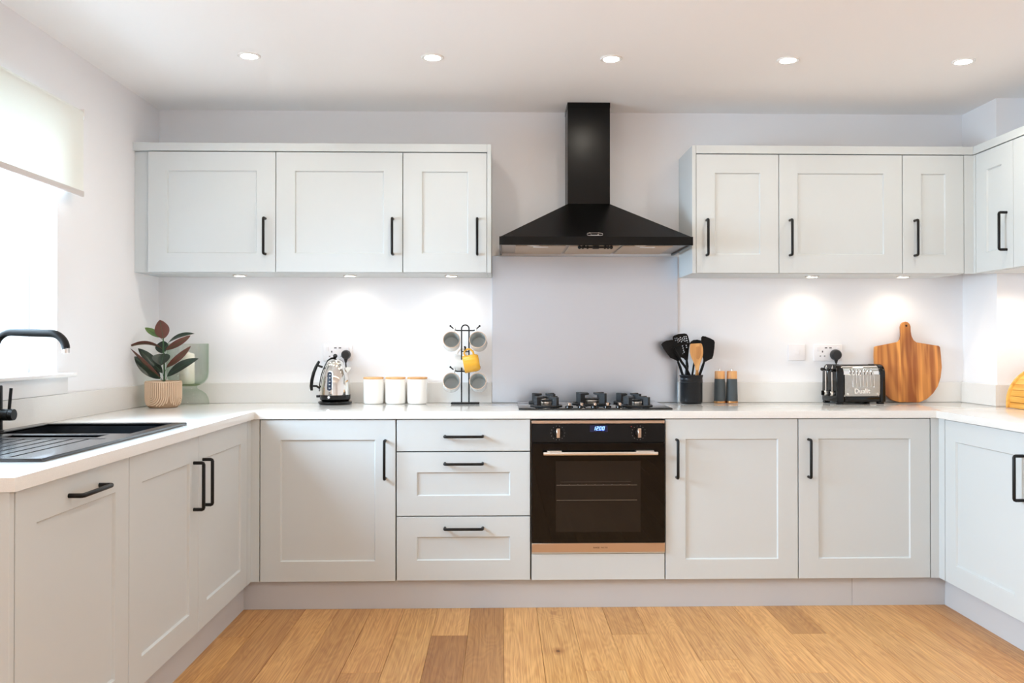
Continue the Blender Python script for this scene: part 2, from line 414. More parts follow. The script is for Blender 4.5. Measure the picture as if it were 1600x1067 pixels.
m = MB(); m.box(XW-0.3, XR+0.3, YF-0.2, YW+0.2, ZC, ZC+0.12)
struct('ceiling', m, M_CEIL)
m = MB(); m.box(XW-0.3, XR+0.3, YW, YW+0.15, -0.14, ZC)
struct('wall_back', m, M_WALL)
m = MB(); m.box(XR, XR+0.15, YF, YW, -0.14, ZC)
struct('wall_right', m, M_WALL)
m = MB(); m.box(3.46, XR, 0.2645, YW, 0.0, ZC)            # boxed-in corner
struct('wall_corner', m, M_WALL)
# left wall with the window opening
WY0, WY1, WZ0, WZ1 = -1.80, -0.4245, 1.05, 2.09
def wall_hole(axis, a, b, u0, u1, z0, z1, hu0, hu1, hz0, hz1):
    m = MB()
    for (p, q, r, s) in ((u0, hu0, z0, z1), (hu1, u1, z0, z1), (hu0, hu1, z0, hz0), (hu0, hu1, hz1, z1)):
        if q-p < 1e-4 or s-r < 1e-4: continue
        if axis == 'X': m.box(a, b, p, q, r, s)
        else: m.box(p, q, a, b, r, s)
    bmesh.ops.remove_doubles(m.bm, verts=m.bm.verts[:], dist=1e-5)
    return m
DY0, DY1 = -6.0, -3.9                                     # unseen opening behind the camera, added to admit the fill light
m = wall_hole('X', XW-0.28, XW, -2.5, YW, -0.14, ZC, WY0, WY1, WZ0, WZ1)
m2 = wall_hole('X', XW-0.28, XW, YF, -2.5, -0.14, ZC, DY0, DY1, 0.02, 2.1)
me_ = bpy.data.meshes.new('tmp'); m2.bm.to_mesh(me_); m2.bm.free(); m.bm.from_mesh(me_); bpy.data.meshes.remove(me_)
struct('wall_left', m, M_WALL)
m = MB(); m.box(XW-0.28, XR+0.15, YF-0.2, YF, -0.14, ZC)
struct('wall_front', m, M_WALL)

def window(name, axis, plane, u0, u1, z0, z1, nu, fw=0.06):
    r = bpy.data.objects.new(name, None); COL.objects.link(r); r['kind'] = 'structure'
    def B(m, a, b, c, d, t0, t1, bev=0.004):
        if axis == 'X': m.box(plane+t0, plane+t1, a, b, c, d, bev)
        else: m.box(a, b, plane+t0, plane+t1, c, d, bev)
    m = MB()
    B(m, u0, u0+fw, z0, z1, -.035, .035); B(m, u1-fw, u1, z0, z1, -.035, .035)
    B(m, u0+fw, u1-fw, z0, z0+fw, -.035, .035); B(m, u0+fw, u1-fw, z1-fw, z1, -.035, .035)
    w = (u1-u0-2*fw)/nu
    for i in range(1, nu): B(m, u0+fw+i*w-fw/2, u0+fw+i*w+fw/2, z0+fw, z1-fw, -.035, .035)
    struct('window_frame', m, M_TRIMW, r)
    for i in range(nu):
        m = MB(); B(m, u0+fw+i*w+(fw/2 if i else 0), u0+fw+(i+1)*w-(fw/2 if i < nu-1 else 0), z0+fw, z1-fw, -.010, .010, 0)
        struct('pane', m, M_PANE, r)
    return r
win = window('window_1', 'X', XW-0.14, WY0, WY1, WZ0+0.017, WZ1, 2)
window('added_window', 'X', XW-0.14, DY0, DY1, 0.02, 2.1, 3, 0.08)  # unseen glazing, added to go with the fill light
m = MB()
m.prism([(XW-0.105, WY0+.0005), (XW+.0008, WY0+.0005), (XW+.0008, WY0-.082), (-0.630, WY0-.082), (-0.630, WY1+.082), (XW+.0008, WY1+.082), (XW+.0008, WY1-.0005), (XW-0.105, WY1-.0005)], 'Z', 1.0502, 1.0670, .006, seg=3)
struct('window_sill', m, M_TRIMW, win)
m = MB(); m.box(XW+0.0005, -0.652, WY0-0.052, WY1+0.052, 0.9855, 1.0500, 0.003)
struct('sill_apron', m, M_TRIMW, win)

# ------------------------------------------------------------------ roller blind
BY0, BY1 = -1.93, -0.297
t = thing('roller_blind', 'white translucent roller blind half lowered over the window by the sink', 'blind', (-0.645, -1.1, 2.12))
m = MB(); m.tube([(-0.645, BY0, 2.115), (-0.645, BY1-0.004, 2.115)], 0.017, 16)
part('roller', m, M_BLIND, t)
m = MB(); m.box(-0.6295, -0.6280, BY0+0.006, BY1-0.008, 1.800, 2.115)
part('fabric', m, M_BLIND, t)
m = MB(); m.box(-0.634, -0.6235, BY0+0.004, BY1-0.006, 1.777, 1.801, 0.004)
part('bottom_bar', m, mat('blind_bar', (214, 208, 206), 0.4), t)
for y in (BY0-0.006, BY1-0.004):
    m = MB(); m.box(XW+0.0005, -0.626, y, y+0.008, 2.092, 2.136, 0.003); part('bracket', m, M_TRIMW, t)

# ================================================================== cabinetry helpers
# local run axes: u along the run, d into the cabinet, z up
def mapper(face):
    if face == 'back': return lambda u, d, z: (u, d, z)
    if face == 'upper': return lambda u, d, z: (u, 0.2626+d, z)
    if face == 'left': return lambda u, d, z: (-0.0388-d, u, z)
    if face == 'right': return lambda u, d, z: (3.0386+d, u, z)
    if face == 'upright': return lambda u, d, z: (3.3456+d, u, z)
def mapped(mb, f):
    for v in mb.bm.verts: v.co = Vector(f(*v.co))
    return mb
STILE = 0.0886; HANDLE_R = 0.0063
def front(root, f, u0, u1, z0, z1, kind='door', shaker=True, m_=None):
    """Door or drawer front: a frame with a recessed panel."""
    m_ = m_ or M_CAB
    if not shaker:
        m = MB(); m.box(u0, u1, 0, 0.019, z0, z1, 0.0012, 1)
        return part(kind, mapped(m, f), m_, root)
    m = MB(); s = STILE; rec = 0.008; c = 0.0045; b = 0.0012
    def loop(i, d): return [m.bm.verts.new((x, d, z)) for x, z in ((u0+i, z0+i), (u1-i, z0+i), (u1-i, z1-i), (u0+i, z1-i))]
    Ls = [loop(0, 0.019), loop(0, b), loop(b, 0), loop(s, 0), loop(s+c, rec), loop(s+c, rec+0.004)]
    for A, Bq in zip(Ls, Ls[1:]):
        for i in range(4): m.bm.faces.new((A[i], A[(i+1) % 4], Bq[(i+1) % 4], Bq[i]))
    m.bm.faces.new(Ls[0])
    o = part(kind, mapped(m, f), m_, root, smooth=0)
    m = MB(); m.box(u0+s+c, u1-s-c, rec, rec+0.0038, z0+s+c, z1-s-c)
    part('panel', mapped(m, f), m_, o, smooth=0)
    return o
def handle(o, f, u, z, vertical=True, ln=0.1675, out=0.036):
    """Bar handle with square returns; u, z is its centre."""
    h = ln/2; r = HANDLE_R; k = 0.006
    P = [(-h, 0.0), (-h, -out+k), (-h+0.0018, -out+0.0018), (-h+k, -out), (h-k, -out), (h-0.0018, -out+0.0018), (h, -out+k), (h, 0.0)]
    pts = [((u, d, z+a) if vertical else (u+a, d, z)) for a, d in P]
    m = MB(); m.tube(pts, r, 10)
    return part('handle', mapped(m, f), M_BLACK, o, label='matt black bar handle')
def carcass(root, f, u0, u1, z0=0.1285, z1=ZU-0.0004, d0=0.0215, d1=0.55, solid=False, name='carcass', m_=None):
    m = MB(); t = 0.016
    if solid: m.box(u0, u1, d0, d1, z0, z1)
    else:
        m.box(u0, u0+t, d0, d1, z0, z1); m.box(u1-t, u1, d0, d1, z0, z1)
        m.box(u0+t, u1-t, d0, d1, z0, z0+t); m.box(u0+t, u1-t, d1-t, d1, z0+t, z1); m.box(u0+t, u1-t, d0, d0+0.04, z1-t, z1)
    return part(name, mapped(m, f), m_ or M_INSIDE, root, smooth=0)
DZ0, DZ1, G = 0.1290, 0.8445, 0.0022
fb, fu, fl, fr, fur = (mapper(k) for k in ('back', 'upper', 'left', 'right', 'upright'))

# ------------------------------------------------------------------ base units, back run
def base_unit(label, f, u0, u1, loc, doors, group='pale grey base units'):
    r = thing('base_cabinet', label, 'cabinet', loc, group)
    carcass(r, f, u0+0.001, u1-0.001)
    for (a, b, hu, hz, vert) in doors:
        d = front(r, f, a+G, b-G, DZ0, DZ1)
        handle(d, f, hu, hz, vert)
    return r
HZ = 0.6690
base_unit('grey single-door base cabinet in the back-left corner, under the kettle', fb, 0, 0.6, (0.3, 0.28, 0.128), [(0, 0.6, 0.553, HZ, True)])
base_unit('grey single-door base cabinet directly right of the oven, under the utensil crock', fb, 1.8, 2.4, (2.1, 0.28, 0.128), [(1.8, 2.4, 1.851, HZ, True)])
base_unit('grey single-door base cabinet in the back-right corner, under the toaster', fb, 2.4, 3.0, (2.7, 0.28, 0.128), [(2.4, 3.0, 2.446, HZ, True)])
# drawers
r = thing('drawer_unit', 'grey three-drawer base unit between the oven and the kettle cabinet', 'drawers', (0.9, 0.28, 0.128), 'pale grey base units')
carcass(r, fb, 0.601, 1.199)
for (z0, z1, sh, hz) in ((0.7045, DZ1, False, 0.7715), (0.4175, 0.6995, True, 0.6508), (0.1310, 0.4128, True, 0.3645)):
    d = front(r, fb, 0.6+G+0.002, 1.2-G-0.002, z0, z1, 'drawer', sh)
    handle(d, fb, 0.9015, hz, False)
# oven housing
r = thing('oven_housing', 'grey base housing with plain filler panel below the built-in oven', 'cabinet', (1.5, 0.28, 0.128))
m = MB()
for a, b in ((1.201, 1.2045), (1.7955, 1.799)): m.box(a, b, 0.0215, 0.55, 0.1285, ZU-0.0004)
m.box(1.2045, 1.7955, 0.0215, 0.55, 0.1285, 0.145)
part('carcass', m, M_INSIDE, r, smooth=0)
m = MB(); m.box(1.203, 1.797, 0.0, 0.019, 0.1295, 0.2455, 0.0012, 1); part('panel', m, M_CAB, r, smooth=0)

# ------------------------------------------------------------------ base units, left run
r = thing('dishwasher', 'integrated dishwasher behind a grey front with horizontal handle, at end of sink run', 'dishwasher', (-0.34, -1.54, 0.128))
carcass(r, fl, -1.842, -1.2415, solid=True, d1=0.58, z1=0.842)
d = front(r, fl, -1.842+G, -1.2405-G, DZ0, DZ1); handle(d, fl, -1.515, 0.7925, False)
r = thing('sink_cabinet', 'grey double-door cabinet under the black sink, two vertical handles side by side', 'cabinet', (-0.34, -0.65, 0.128), 'pale grey base units')
carcass(r, fl, -1.2395, -0.0565)
for a, b, hu in ((-1.2405, -0.6555, -0.706), (-0.6555, -0.0555, -0.612)):
    d = front(r, fl, a+G*0.7, b-G*0.7, DZ0, DZ1); handle(d, fl, hu, HZ, True)
m = MB(); m.box(-0.650, -0.0388, -1.8645, -1.8445, 0.0, ZU-0.0005, 0.0008, 1)
solo('end_panel', m, M_CAB, 'tall grey end panel closing the sink run beside the dishwasher', 'panel', base=(-0.34, -1.854, 0), smooth=0)
m = MB(); m.prism([(-0.0388, -0.0545), (-0.0388, 0.0), (-0.0015, 0.0), (-0.0015, 0.019), (-0.0578, 0.019), (-0.0578, -0.0545)], 'Z', DZ0, 0.8484)
solo('corner_post', m, M_CAB, 'narrow grey corner filler between the sink cabinet and the back run', 'filler', base=(-0.03, 0.0, DZ0), smooth=0)
# ------------------------------------------------------------------ base units, right run
m = MB(); m.prism([(3.0386, -0.0505), (3.0386, 0.0), (3.0015, 0.0), (3.0015, 0.019), (3.0576, 0.019), (3.0576, -0.0505)], 'Z', DZ0, 0.8484)
solo('corner_post', m, M_CAB, 'narrow grey corner filler between the toaster cabinet and the right run', 'filler', base=(3.03, 0.0, DZ0), smooth=0)
base_unit('grey base cabinet of the right run, half cut off by the picture edge', fr, -0.665, -0.052, (3.35, -0.36, 0.128), [(-0.665, -0.052, -0.630, 0.6745, True)])
m = MB(); m.box(3.0386, XR-0.001, -0.688, -0.668, 0.0, ZU-0.0005, 0.0008, 1)
solo('end_panel', m, M_CAB, 'grey end panel closing the right run at the picture edge', 'panel', base=(3.35, -0.678, 0), smooth=0)

# ------------------------------------------------------------------ plinths
XPL, XPR, YP = -0.0770, 3.0775, 0.0265
for nm, (a, b, c, d) in (('baseboard_back', (XPL-0.016, 2.6525, YP, YP+0.016)), ('baseboard_back', (2.6540, XPR+0.016, YP, YP+0.016)),
                         ('baseboard_left', (XPL-0.016, XPL, -1.8440, YP-0.0005)), ('baseboard_right', (XPR, XPR+0.016, -0.667, YP-0.0005))):
    m = MB(); m.box(a, b, c, d, 0.0, 0.1283); struct(nm, m, M_PLINTH, smooth=0)

# ------------------------------------------------------------------ worktop
SX0, SX1, SY0, SY1 = -0.622, -0.098, -1.618, -0.612
hx0, hx1, hy0, hy1 = SX0+0.012, SX1-0.012, SY0+0.012, SY1-0.012
XLF, XRF, YBF = -0.0225, 3.0223, -0.0082
YRE = -0.705
def top_in(x, y):
    if hx0 < x < hx1 and hy0 < y < hy1: return False
    if x > 3.459 and y > 0.264: return False
    if y > YBF: return True
    if x < XLF: return True
    return x > XRF and y > YRE
m = MB(); m.slab([XW+0.0005, hx0, hx1, XLF, XRF, 3.4595, XR-0.0005], [-1.8712, hy0, hy1, YRE, YBF, 0.264, YW-0.0005][:3] + [YRE, YBF, 0.264, YW-0.0005] if False else sorted([-1.8712, hy0, hy1, YRE, YBF, 0.264, YW-0.0005]), top_in, ZU, ZT, 0.0016)
wt = tag(_link('worktop', m, M_QUARTZ, None, 30), 'white quartz worktop running in a U round three sides of the kitchen', 'worktop')
UP = 0.9845; ut = 0.0185
for a, b, c, d in ((XW+0.0005, XW+ut, -1.8700, YW-0.0005), (XW+ut, 1.0190, YW-ut, YW-0.0005), (1.9727, 3.4595-ut, YW-ut, YW-0.0005),
                   (3.4595-ut, 3.4595, 0.264-ut, YW-0.0005), (3.4595, XR-0.0005, 0.264-ut, 0.264), (XR-ut, XR-0.0005, YRE+0.001, 0.264-ut)):
    m = MB(); m.box(a, b, c, d, ZT+0.0002, UP, 0.001, 1); part('upstand', m, M_QUARTZ, wt, smooth=30)

# ------------------------------------------------------------------ splashback
m = MB(); m.box(1.0200, 1.9717, YW-0.0085, YW-0.0004, ZT+0.0005, 1.6300, 0.0008, 1)
solo('splashback', m, M_STEEL, 'brushed stainless steel splashback behind the hob', 'splashback', base=(1.5, YW-0.004, ZT), smooth=0)

# ================================================================== wall cabinets
UZ0, UZ1 = 1.5215, 2.0900
def wall_unit(label, f, u0, u1, loc, hu, d1=0.3095, group='pale grey wall cabinets'):
    r = thing('wall_cabinet', label, 'cabinet', loc, group)
    m = MB(); m.box(u0+0.0006, u1-0.0006, 0.0215, d1, 1.5195, 2.0910, 0.0)
    part('carcass', mapped(m, f), M_CAB, r, smooth=0)
    d = front(r, f, u0+G*0.75, u1-G*0.75, UZ0, UZ1)
    if hu is not None: handle(d, f, hu, 1.6905, True)
    return r
wall_unit('wide grey wall cabinet nearest the window wall', fu, -0.6006, -0.0006, (-0.3, 0.42, 1.52), -0.0495)
wall_unit('wide grey wall cabinet, middle of the three left of the hood', fu, -0.0006, 0.5994, (0.3, 0.42, 1.52), 0.5525)
wall_unit('narrow grey wall cabinet immediately left of the black hood', fu, 0.5994, 0.9994, (0.8, 0.42, 1.52), 0.953)
wall_unit('grey wall cabinet immediately right of the black hood', fu, 1.9997, 2.3997, (2.2, 0.42, 1.52), 2.0505)
wall_unit('wide grey wall cabinet, middle of the three right of the hood', fu, 2.3997, 2.9997, (2.7, 0.42, 1.52), 2.4525)
wall_unit('slim grey wall cabinet in the back-right corner', fu, 2.9997, 3.2997, (3.15, 0.42, 1.52), 3.058)
wall_unit('grey wall cabinet turned along the right wall, with a handle', fur, -0.0607, 0.2425, (3.52, 0.09, 1.52), -0.012, 0.343)
wall_unit('outermost grey wall cabinet on the right wall, cut by the picture edge', fur, -0.3607, -0.0607, (3.52, -0.21, 1.52), None, 0.343)
m = MB(); m.box(XW+0.0005, -0.6012, 0.284, 0.300, 1.5200, 2.0925); m.box(XW+0.0005, -0.6012, 0.300, YW-0.001, 1.5200, 1.535)
solo('filler_panel', m, M_CAB, 'narrow grey filler between the window wall and the first wall cabinet', 'filler', base=(-0.636, 0.29, 1.52), smooth=0)
m = MB(); m.box(0.9999, 1.0190, 0.2606, YW-0.001, 1.5195, 2.1320, 0.0008, 1)
solo('end_panel', m, M_CAB, 'grey end panel of the wall cabinets on the left side of the hood', 'panel', base=(1.01, 0.42, 1.52), smooth=0)
m = MB(); m.box(1.9805, 1.9992, 0.2606, YW-0.001, 1.5195, 2.1320, 0.0008, 1)
solo('end_panel', m, M_CAB, 'grey end panel of the wall cabinets on the right side of the hood', 'panel', base=(1.99, 0.42, 1.52), smooth=0)
m = MB(); m.prism([(3.3456, 0.2440), (3.3456, 0.2626), (3.3006, 0.2626), (3.3006, 0.2816), (3.3650, 0.2816), (3.3650, 0.2440)], 'Z', 1.5205, UZ1+0.001)
solo('corner_post', m, M_CAB, 'narrow grey corner filler between the back and right wall cabinets', 'filler', base=(3.33, 0.26, 1.52), smooth=0)
m = MB(); m.box(XW+0.0005, 0.9994, 0.2606, 0.2830, 2.0945, 2.1322, 0.0008, 1); m.box(XW+0.0005, 0.9994, 0.2830, YW-0.001, 2.0945, 2.1085)
solo('cornice', m, M_CAB, 'straight grey cornice on top of the wall cabinets left of the hood', 'cornice', base=(0.2, 0.27, 2.094), smooth=0)
m = MB(); m.prism([(2.0002, 0.2606), (3.3436, 0.2606), (3.3436, -0.3600), (3.3636, -0.3600), (3.3636, 0.2806), (2.0002, 0.2806)], 'Z', 2.0945, 2.1322)
m.box(2.0002, 3.4590, 0.2815, YW-0.001, 2.0945, 2.1085); m.box(3.3645, XR-0.001, -0.3600, 0.2440, 2.0945, 2.1085)
solo('cornice', m, M_CAB, 'L-shaped grey cornice on top of the wall cabinets right of the hood', 'cornice', base=(2.7, 0.27, 2.094), smooth=0)
for i, (x, y) in enumerate(PUCKS):
    names = ('nearest the window wall', 'above the white canisters', 'above the mug stand', 'above the toaster', 'above the wooden chopping board')
    r = thing('cabinet_light', 'small round under-cabinet light ' + names[i], 'light', (x, y, 1.519), 'under-cabinet lights')
    m = MB(); m.lathe([(0.0, 0.0), (0.034, 0.0), (0.034, -0.004), (0.026, -0.005), (0.026, -0.003), (0.0, -0.003)], 28, (x, y, 1.5193)); part('bezel', m, M_SATIN, r)
    m = MB(); m.lathe([(0.0, -0.0032), (0.025, -0.0032), (0.025, -0.0046), (0.0, -0.0046)], 28, (x, y, 1.5193)); part('lens', m, M_PUCK, r)

# ------------------------------------------------------------------ ceiling downlights
lab = ('recessed ceiling downlight nearest the window, first of the row', 'recessed ceiling downlight, second along the row from the window', 'recessed ceiling downlight just right of the hood chimney',
       'recessed ceiling downlight, fourth along the row from the window', 'recessed ceiling downlight at the right end of the row')
dl = thing('ceiling_light', lab[0], 'light', (0, 0, 0), 'ceiling downlights', world=False)
m = MB(); m.lathe([(0.031, 0.0), (0.046, 0.0), (0.046, -0.003), (0.043, -0.006), (0.034, -0.005), (0.031, -0.001)], 32); part('bezel', m, M_TRIMW, dl)
m = MB(); m.lathe([(0.0, -0.0005), (0.031, -0.0005), (0.031, -0.003), (0.0, -0.003)], 32); part('lens', m, M_LAMP, dl)
for i, x in enumerate(LAMPX):
    o = dl if i == 0 else copy_tree(dl)
    o.location = (x, -0.27, ZC); o['label'] = lab[i]

# ================================================================== cooker hood
r = thing('cooker_hood', 'black pyramid chimney cooker hood on the wall above the hob', 'cooker hood', (1.5, YW, 1.634))
HX0, HX1, HY0 = 1.0580, 1.9495, 0.10
m = MB()
b0 = [(HX0+.006, HY0+.006), (HX1-.006, HY0+.006), (HX1-.006, YW-.009), (HX0+.006, YW-.009)]
b1 = [(1.3935, 0.3853), (1.6020, 0.3853), (1.6020, YW-.009), (1.3935, YW-.009)]
v0 = [m.bm.verts.new((x, y, 1.6735)) for x, y in b0]; v1 = [m.bm.verts.new((x, y, 1.8690)) for x, y in b1]
for i in range(4): m.bm.faces.new((v0[i], v0[(i+1) % 4], v1[(i+1) % 4], v1[i]))
m.bm.faces.new(v0[::-1]); m.bm.faces.new(v1)
can = part('canopy', m, M_HOOD, r, smooth=0)
m = MB()
m.box(HX0, HX1, HY0, HY0+.012, 1.6345, 1.6735, .0008, 1); m.box(HX0, HX0+.012, HY0+.012, YW-.009, 1.6345, 1.6735); m.box(HX1-.012, HX1, HY0+.012, YW-.009, 1.6345, 1.6735)
part('rim', m, M_HOOD, r, smooth=0)
m = MB(); m.box(1.3935, 1.6020, 0.3853, YW-.0095, 1.8690, ZC-0.0005, 0.0012, 1)
ch = part('chimney', m, M_HOOD, r, smooth=0)
m = MB(); m.box(1.3925, 1.6030, 0.3843, YW-.0100, 2.344, ZC-0.0006); part('collar', m, M_HOOD, ch, smooth=0)
m = MB(); m.box(HX0+.012, HX1-.012, HY0+.012, YW-.009, 1.6440, 1.6500)
base = part('underside', m, M_STEELD, r, smooth=0)
for i in range(3):
    a = HX0+0.075 + i*0.252
    m = MB(); m.box(a, a+0.238, 0.19, 0.535, 1.6385, 1.6439, 0.002, 1); f_ = part('filter', m, mat('filter_mesh', (196, 184, 170), 0.42, metal=1.0, bump=0.3, bscale=400), r, smooth=0)
    m = MB(); m.box(a+0.085, a+0.155, 0.20, 0.225, 1.6355, 1.6384, 0.001, 1); part('latch', m, M_PLASTW, f_)
for x in (1.215, 1.715):
    m = MB(); m.lathe([(0, 0), (.028, 0), (.028, -.006), (.02, -.008), (0, -.008)], 24, (x, 0.150, 1.6439)); part('lamp', m, M_SATIN, r)
m = MB(); m.tube([(1.428, .124, 1.6270), (1.575, .124, 1.6270)], .0048, 10)
for x in (1.428, 1.575): m.sphere((x, .124, 1.627), .0085)
for x in (1.443, 1.465, 1.545, 1.56): m.lathe([(0, -.004), (.008, -.004), (.008, .004), (0, .004)], 12, M=Matrix.Translation((x, .124, 1.627)) @ Matrix.Rotation(PI/2, 4, 'Y'))
m.box(1.488, 1.518, .115, .133, 1.6195, 1.6340, .002)
for x in (1.45, 1.55): m.box(x-.003, x+.003, .120, .128, 1.630, 1.6445)
part('control_rail', m, M_BLACK, r)
# badge lying on the slope
sl = math.atan2(1.869-1.6735, 0.3853-0.106)
B = Matrix.Translation((1.4985, 0.1195, 1.6845)) @ Matrix.Rotation(sl, 4, 'X')
m = MB(); ov = [(0.036*math.copysign(abs(math.cos(a))**0.55, math.cos(a)), 0.0125*math.copysign(abs(math.sin(a))**0.55, math.sin(a)), 0.0025) for a in [2*PI*i/32 for i in range(32)]]
m.tube(ov, .0014, 6, closed=True, M=B)
m.box(-.019, .019, -.0105, .0105, .0005, .0040, .001, 1, M=B)
for y in (-.0042, .0042): m.box(-.034, -.019, y-.0012, y+.0012, .001, .003, M=B); m.box(.019, .034, y-.0012, y+.0012, .001, .003, M=B)
part('badge', m, M_CHROME, can, label='small chrome oval badge')
m = MB(); m.box(-.016, .016, -.0045, .0015, .0041, .0046, M=B); part('badge_inlay', m, M_BLKGLOSS, can)

# ================================================================== oven
r = thing('oven', 'built-in black glass oven with copper trims and clock reading 12:00', 'oven', (1.5, 0.25, 0.25))
m = MB(); m.box(1.2055, 1.7945, 0.010, 0.53, 0.2500, 0.8445); part('body', m, M_BLACK, r, smooth=0)
OX0, OX1 = 1.2030, 1.7975
m = MB(); m.box(OX0, OX1, -0.006, 0.009, 0.8265, 0.8400, .001, 1); part('top_trim', m, M_COPPER, r, label='copper strip along the top')
m = MB(); m.box(OX0, OX1, -0.006, 0.009, 0.7420, 0.8262, .0008, 1); cp = part('control_panel', m, M_GLASSBLK, r, smooth=0)
m = MB(); m.box(OX0, OX1, -0.012, 0.009, 0.2960, 0.7400, .0015, 1); dr = part('door', m, M_GLASSBLK, r, smooth=0)
m = MB(); m.box(OX0, OX1, -0.012, 0.009, 0.2560, 0.2955, .0010, 1); bt = part('bottom_trim', m, M_COPPER, r, label='wide copper strip under the glass')
m = MB(); m.box(OX0, OX1, -0.002, 0.009, 0.2480, 0.2535); part('vent_strip', m, M_STEEL, r)
text('lettering', 'RANGE', 0.0085, Matrix.Translation((1.4905, -0.0125, 0.2755)) @ UPRIGHT, M_INK, bt, 0.0002, 0.0002)
text('lettering', 'MASTER', 0.0085, Matrix.Translation((1.5255, -0.0125, 0.2755)) @ UPRIGHT, M_INK, bt, 0.0002)
# inner window, cavity racks behind the glass
m = MB(); m.box(1.310, 1.688, -0.0128, -0.0121, 0.345, 0.660); part('window', m, M_OVENWIN, dr, smooth=0)
for z in (0.5535, 0.4870):
    m = MB(); m.box(1.313, 1.672, -0.0134, -0.0129, z-.0009, z+.0009); part('rack_bar', m, mat('rack_wire', (126, 118, 110), 0.4, metal=.6), dr)
m = MB()
for i in range(9): m.box(1.33+i*.038, 1.334+i*.038, -0.0134, -0.0129, .5545, .5575)
m.box(1.33, 1.645, -0.0134, -0.0129, .5675, .5682)
part('rack', m, mat('rack_wire_dim', (88, 80, 74), 0.5), dr, kind='stuff')
m = MB(); m.box(1.2530, 1.7600, -0.052, -0.040, 0.6905, 0.7050, .0025, 2)
h = part('handle', m, M_SATIN, dr, label='flat satin silver bar handle')
for a, b in ((1.27, 1.335), (1.665, 1.745)):
    m = MB(); m.box(a, b, -0.040, -0.012, .6965, .7085, .002); part('handle_post', m, M_SATIN, h)
def seg_digits(m, s, x, z, w, hgt, th):
    SEG = {'0': 'abcdef', '1': 'bc', '2': 'abged'}
    sh = lambda q, x_, z_: [(x_+qx+0.18*qz, z_+qz) for qx, qz in q]
    for c in s:
        if c == '.':
            m.prism(sh([(0, 0), (th, 0), (th, th), (0, th)], x-th*.6, z), 'Y', -0.0072, -0.0062); continue
        for g in SEG[c]:
            q = {'a': (0, w, hgt-th, hgt), 'd': (0, w, 0, th), 'g': (0, w, (hgt-th)/2, (hgt+th)/2), 'b': (w-th, w, hgt/2, hgt), 'c': (w-th, w, 0, hgt/2), 'f': (0, th, hgt/2, hgt), 'e': (0, th, 0, hgt/2)}[g]
            m.prism(sh([(q[0], q[2]), (q[1], q[2]), (q[1], q[3]), (q[0], q[3])], x, z), 'Y', -0.0072, -0.0062)
        x += w*1.42
m = MB(); m.box(1.462, 1.542, -0.0066, -0.0061, 0.7890, 0.8190); part('display', m, M_LCD, cp)
m = MB(); seg_digits(m, '12.00', 1.4760, 0.7965, 0.0095, 0.0165, 0.0024); part('display_digits', m, M_LED, cp, label='glowing blue white digits 12:00')
for x in (1.3195, 1.6805):
    m = MB(); m.lathe([(0, 0), (.0215, 0), (.0195, .016), (.018, .018), (0, .018)], 28, M=Matrix.Translation((x, -0.006, 0.785)) @ Matrix.Rotation(PI/2, 4, 'X'))
    k = part('knob', m, M_BLKGLOSS, r)
    m = MB(); m.box(x-.0075, x+.0075, -.036, -.0245, .7655, .8065, .0015, 1); part('knob_bar', m, M_COPPER, k, label='copper grip')
    m = MB()
    for i in range(14):
        a = -0.5*PI + 2*PI*(i+.5)/14
        m.box(x+.031*math.cos(a)-.0007, x+.031*math.cos(a)+.0007, -.0066, -.0061, .785+.031*math.sin(a)-.0007, .785+.031*math.sin(a)+.0007)
    part('dial_mark', m, M_PLASTW, cp, kind='stuff')
m = MB(); m.box(1.6460, 1.6490, -.0067, -.0061, .8110, .8140); part('indicator', m, mat('red_lens', (190, 70, 60), .3), cp)

# ================================================================== gas hob
r = thing('gas_hob', 'black glass gas hob with five cast-iron burners set in the worktop', 'hob', (1.497, 0.30, ZT))
m = MB(); m.box(1.1470, 1.8470, 0.062, 0.535, ZT+.0006, ZT+.0080, .0025, 2); part('glass_top', m, mat('hob_glass', (16, 20, 20), .03, spec=.6), r)
HB = ZT+.0080
def burner(x, y, R, rb, hf, ang=PI/4, rec=True):
    m = MB(); m.lathe([(R-.010, 0), (R, 0), (R+.002, .005), (R-.002, .0085), (R-.010, .0085), (R-.014, .004), (0, .004)], 36, (x, y, HB))
    b = part('burner', m, M_IRON, r)
    m = MB(); m.lathe([(rb*.9, .004), (rb*.95, .018), (rb, .018), (rb, .023), (rb*.8, .026), (0, .026)], 28, (x, y, HB)); part('burner_head', m, M_SATIN, b)
    m = MB(); m.lathe([(rb*.92, .026), (rb*.95, .029), (rb*.8, .0315), (0, .0315)], 28, (x, y, HB)); part('burner_cap', m, M_IRON, b)
    for i in range(4):
        T = Matrix.Translation((x, y, HB)) @ Matrix.Rotation(ang + i*PI/2, 4, 'Z')
        m = MB(); w = .0085
        m.prism([(R*.60, .006), (R*.97, .006), (R*.97, hf), (R*.28, hf), (R*.28, hf-.008), (R*.60, hf-.010)], 'Y', -w, w, .0012, M=T, seg=1)
        part('pan_support', m, M_IRON, b)
burner(1.2765, 0.172, .074, .026, .046); burner(1.2765, 0.425, .074, .026, .046)
burner(1.6985, 0.172, .074, .026, .046); burner(1.6985, 0.425, .074, .026, .046)
burner(1.5010, 0.315, .092, .048, .056)
for x in (1.3780, 1.4350, 1.4955, 1.5530, 1.6095):
    m = MB(); m.lathe([(0, 0), (.0185, 0), (.0175, .007), (.015, .009), (0, .009)], 24, (x, .098, HB)); k = part('knob', m, M_BLKGLOSS, r)
    m = MB(); m.box(x-.0058, x+.0058, .078, .118, HB+.0092, HB+.0225, .0015, 1); part('knob_bar', m, M_COPPER, k)

